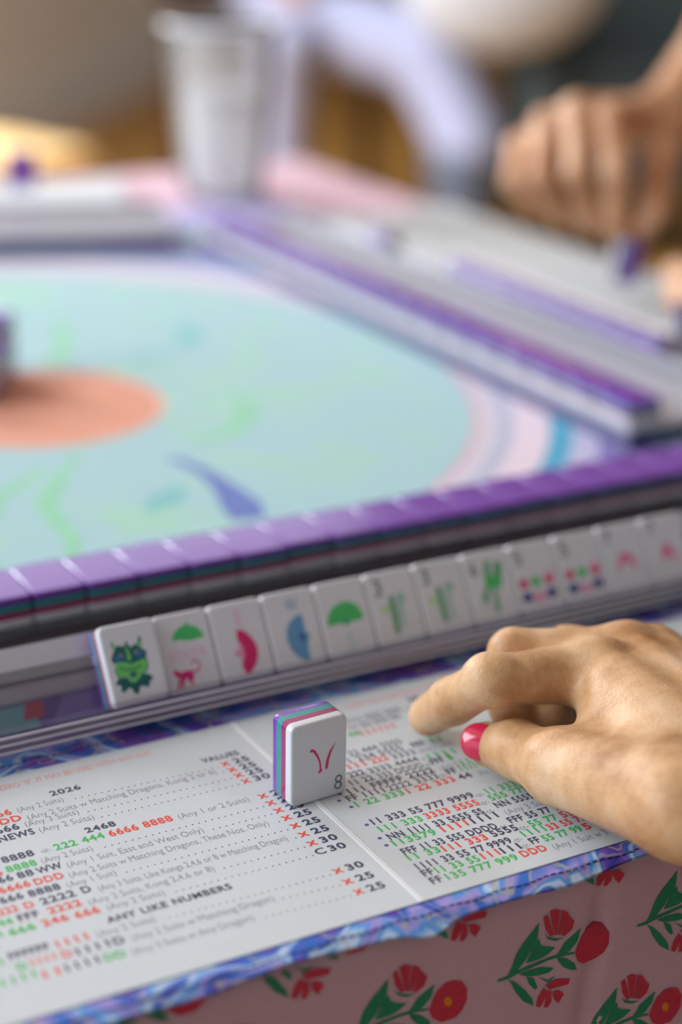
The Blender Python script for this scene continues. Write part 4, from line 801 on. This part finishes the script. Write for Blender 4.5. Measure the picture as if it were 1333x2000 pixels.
o = obj('dark_sweater', sdf_mesh('dark_sweater', sweater, (740, 340, -360), (1160, 960, 360), 14, 3), pmat('dark_knit', (60, 66, 66), .9, noise=.2, nscale=60), opo)
# tiles in those hands
tile((521, 588, 10), (-.93, -.36, 0), (0.12, 0, 1), 'purple and white tile held upright between the fingers of the opponent')
tile((428, 392, 20), (.62, .78, 0), (0.0, .25, .97), 'purple-backed tile at the right edge held by the opponent\'s second hand')

# ---- seated figure in lavender far behind the table
def far_legs(P):
    a = chain(P, [(1906, 3679, -170), (2110, 3420, -225), (2150, 3290, -430), (2150, 3265, -640)], [112, 98, 84, 56], 30)
    b = chain(P, [(1870, 3720, -190), (1800, 3560, -215), (1815, 3600, -480), (1820, 3610, -650)], [92, 76, 56, 44], 30)
    return smin(a, b, 30)
def far_body(P):
    d = smin(sd_ell(P, (1900, 3740, 60), (150, 190, 290)), sd_cone(P, (1905, 3745, 330), (1900, 3735, 420), 55, 50), 40)
    d = smin(d, sd_ell(P, (1895, 3720, 520), (88, 82, 118)), 25)
    d = smin(d, chain(P, [(1780, 3880, 270), (1730, 3800, 20), (1850, 3600, -80)], [55, 46, 36], 20), 30)
    d = smin(d, chain(P, [(2030, 3620, 270), (2090, 3560, 40), (2010, 3500, -20)], [55, 46, 36], 20), 30)
    for e in ((2110, 3240, -690), (1822, 3560, -690)): d = smin(d, chain(P, [(e[0], e[1]+40, -650), (e[0]-15, e[1]-90, -706)], [42, 32], 10), 10)
    return np.minimum(d, far_legs(P)+8)
fp = obj('person', sdf_mesh('person', far_body, (1600, 3080, -744), (2300, 4000, 660), 17, 3), SKIN2)
tag(fp, 'person in pale lavender clothes seated in the blurred background', 'person')
LAVC = pmat('lavender_cotton', (146, 149, 174), .9, noise=.06, nscale=12)
obj('trousers', sdf_mesh('trousers', lambda P: np.maximum(far_legs(P), -(P[..., 2]+600)), (1600, 3080, -680), (2300, 4000, -40), 15, 3), LAVC, fp)
obj('shirt', sdf_mesh('shirt', lambda P: smin(sd_ell(P, (1900, 3740, 60), (164, 204, 300)), smin(chain(P, [(1780, 3880, 270), (1730, 3800, 20)], [66, 60], 20), chain(P, [(2030, 3620, 270), (2090, 3560, 40)], [66, 62], 20), 10), 40), (1600, 3400, -300), (2300, 4050, 420), 17, 3), LAVC, fp)
obj('boot', sdf_mesh('boot', lambda P: chain(P, [(2138, 3290, -480), (2130, 3262, -650), (2110, 3140, -700)], [92, 66, 40], 20), (1980, 3040, -742), (2260, 3420, -360), 11, 2), pmat('slate_leather', (74, 82, 98), .6), fp)
# ---- dark chair with pale cushion, right background
ch = thing('armchair', 'dark green armchair in the blurred right background', 'armchair', loc=(2800, 3340, FZ))
DG = pmat('dark_green_velvet', (50, 58, 58), .85, noise=.15, nscale=10)
def part(nm, x0, x1, y0, y1, z0, z1, bev, m, p): return obj(nm, bm_mesh(nm, rbox(x0, x1, y0, y1, z0, z1, bev, 4), True), m, p)
ch.rotation_euler = (0, 0, math.radians(-28))
part('seat', -330, 330, -330, 330, 180, 430, 50, DG, ch); part('backrest', -340, 340, 260, 420, 200, 900, 60, DG, ch)
part('arm', -430, -310, -340, 250, 120, 520, 50, DG, ch); part('arm', 310, 430, -340, 250, 120, 520, 50, DG, ch)
for sx in (-300, 300):
    for sy in (-280, 300): part('leg', sx-25, sx+25, sy-25, sy+25, 0, 190, 6, pmat('dark_wood', (70, 45, 25), .5), ch)
cu = obj('cushion', sdf_mesh('cushion', lambda P: sd_ell(P, (0, 0, 0), (240, 95, 200)), (-255, -110, -215), (255, 110, 215), 14, 2), pmat('grey_linen', (180, 184, 192), .9, noise=.06, nscale=20), loc=(2180, 3220, -20))
cu.rotation_euler = (0.15, 0, math.radians(-28)); tag(cu, 'pale grey cushion leaning on the dark armchair', 'cushion')
# ---- wooden stool, left background
stl = thing('wooden_stool', 'light wooden stool on the floor beyond the far left corner of the table', 'stool', loc=(735, 2775, FZ+12))
OAK = pmat('light_oak', (226, 188, 128), .45, noise=.12, nscale=8)
stl.rotation_euler = (0, 0, math.radians(20))
part('seat', -190, 190, -170, 170, 430, 470, 15, OAK, stl)
for sx in (-150, 150):
    for sy in (-130, 130): part('leg', sx-19, sx+19, sy-19, sy+19, -12, 432, 5, OAK, stl)
part('stretcher', -150, 150, -140, -120, 180, 205, 5, OAK, stl); part('stretcher', -150, 150, 120, 140, 180, 205, 5, OAK, stl)

# ---- the chair under the seated figure
dc = thing('dining_chair', 'dark wooden chair under the seated person in lavender', 'chair', None, loc=(1930, 3870, FZ))
DW = MATS['dark_wood']
part('seat', -200, 200, -205, 190, 425, 452, 8, DW, dc)
part('backrest', -190, 190, 206, 226, 560, 900, 8, DW, dc)
for sx in (-175, 175):
    part('leg', sx-18, sx+18, -190, -154, 0, 426, 4, DW, dc); part('leg', sx-18, sx+18, 200, 232, 0, 900, 4, DW, dc)
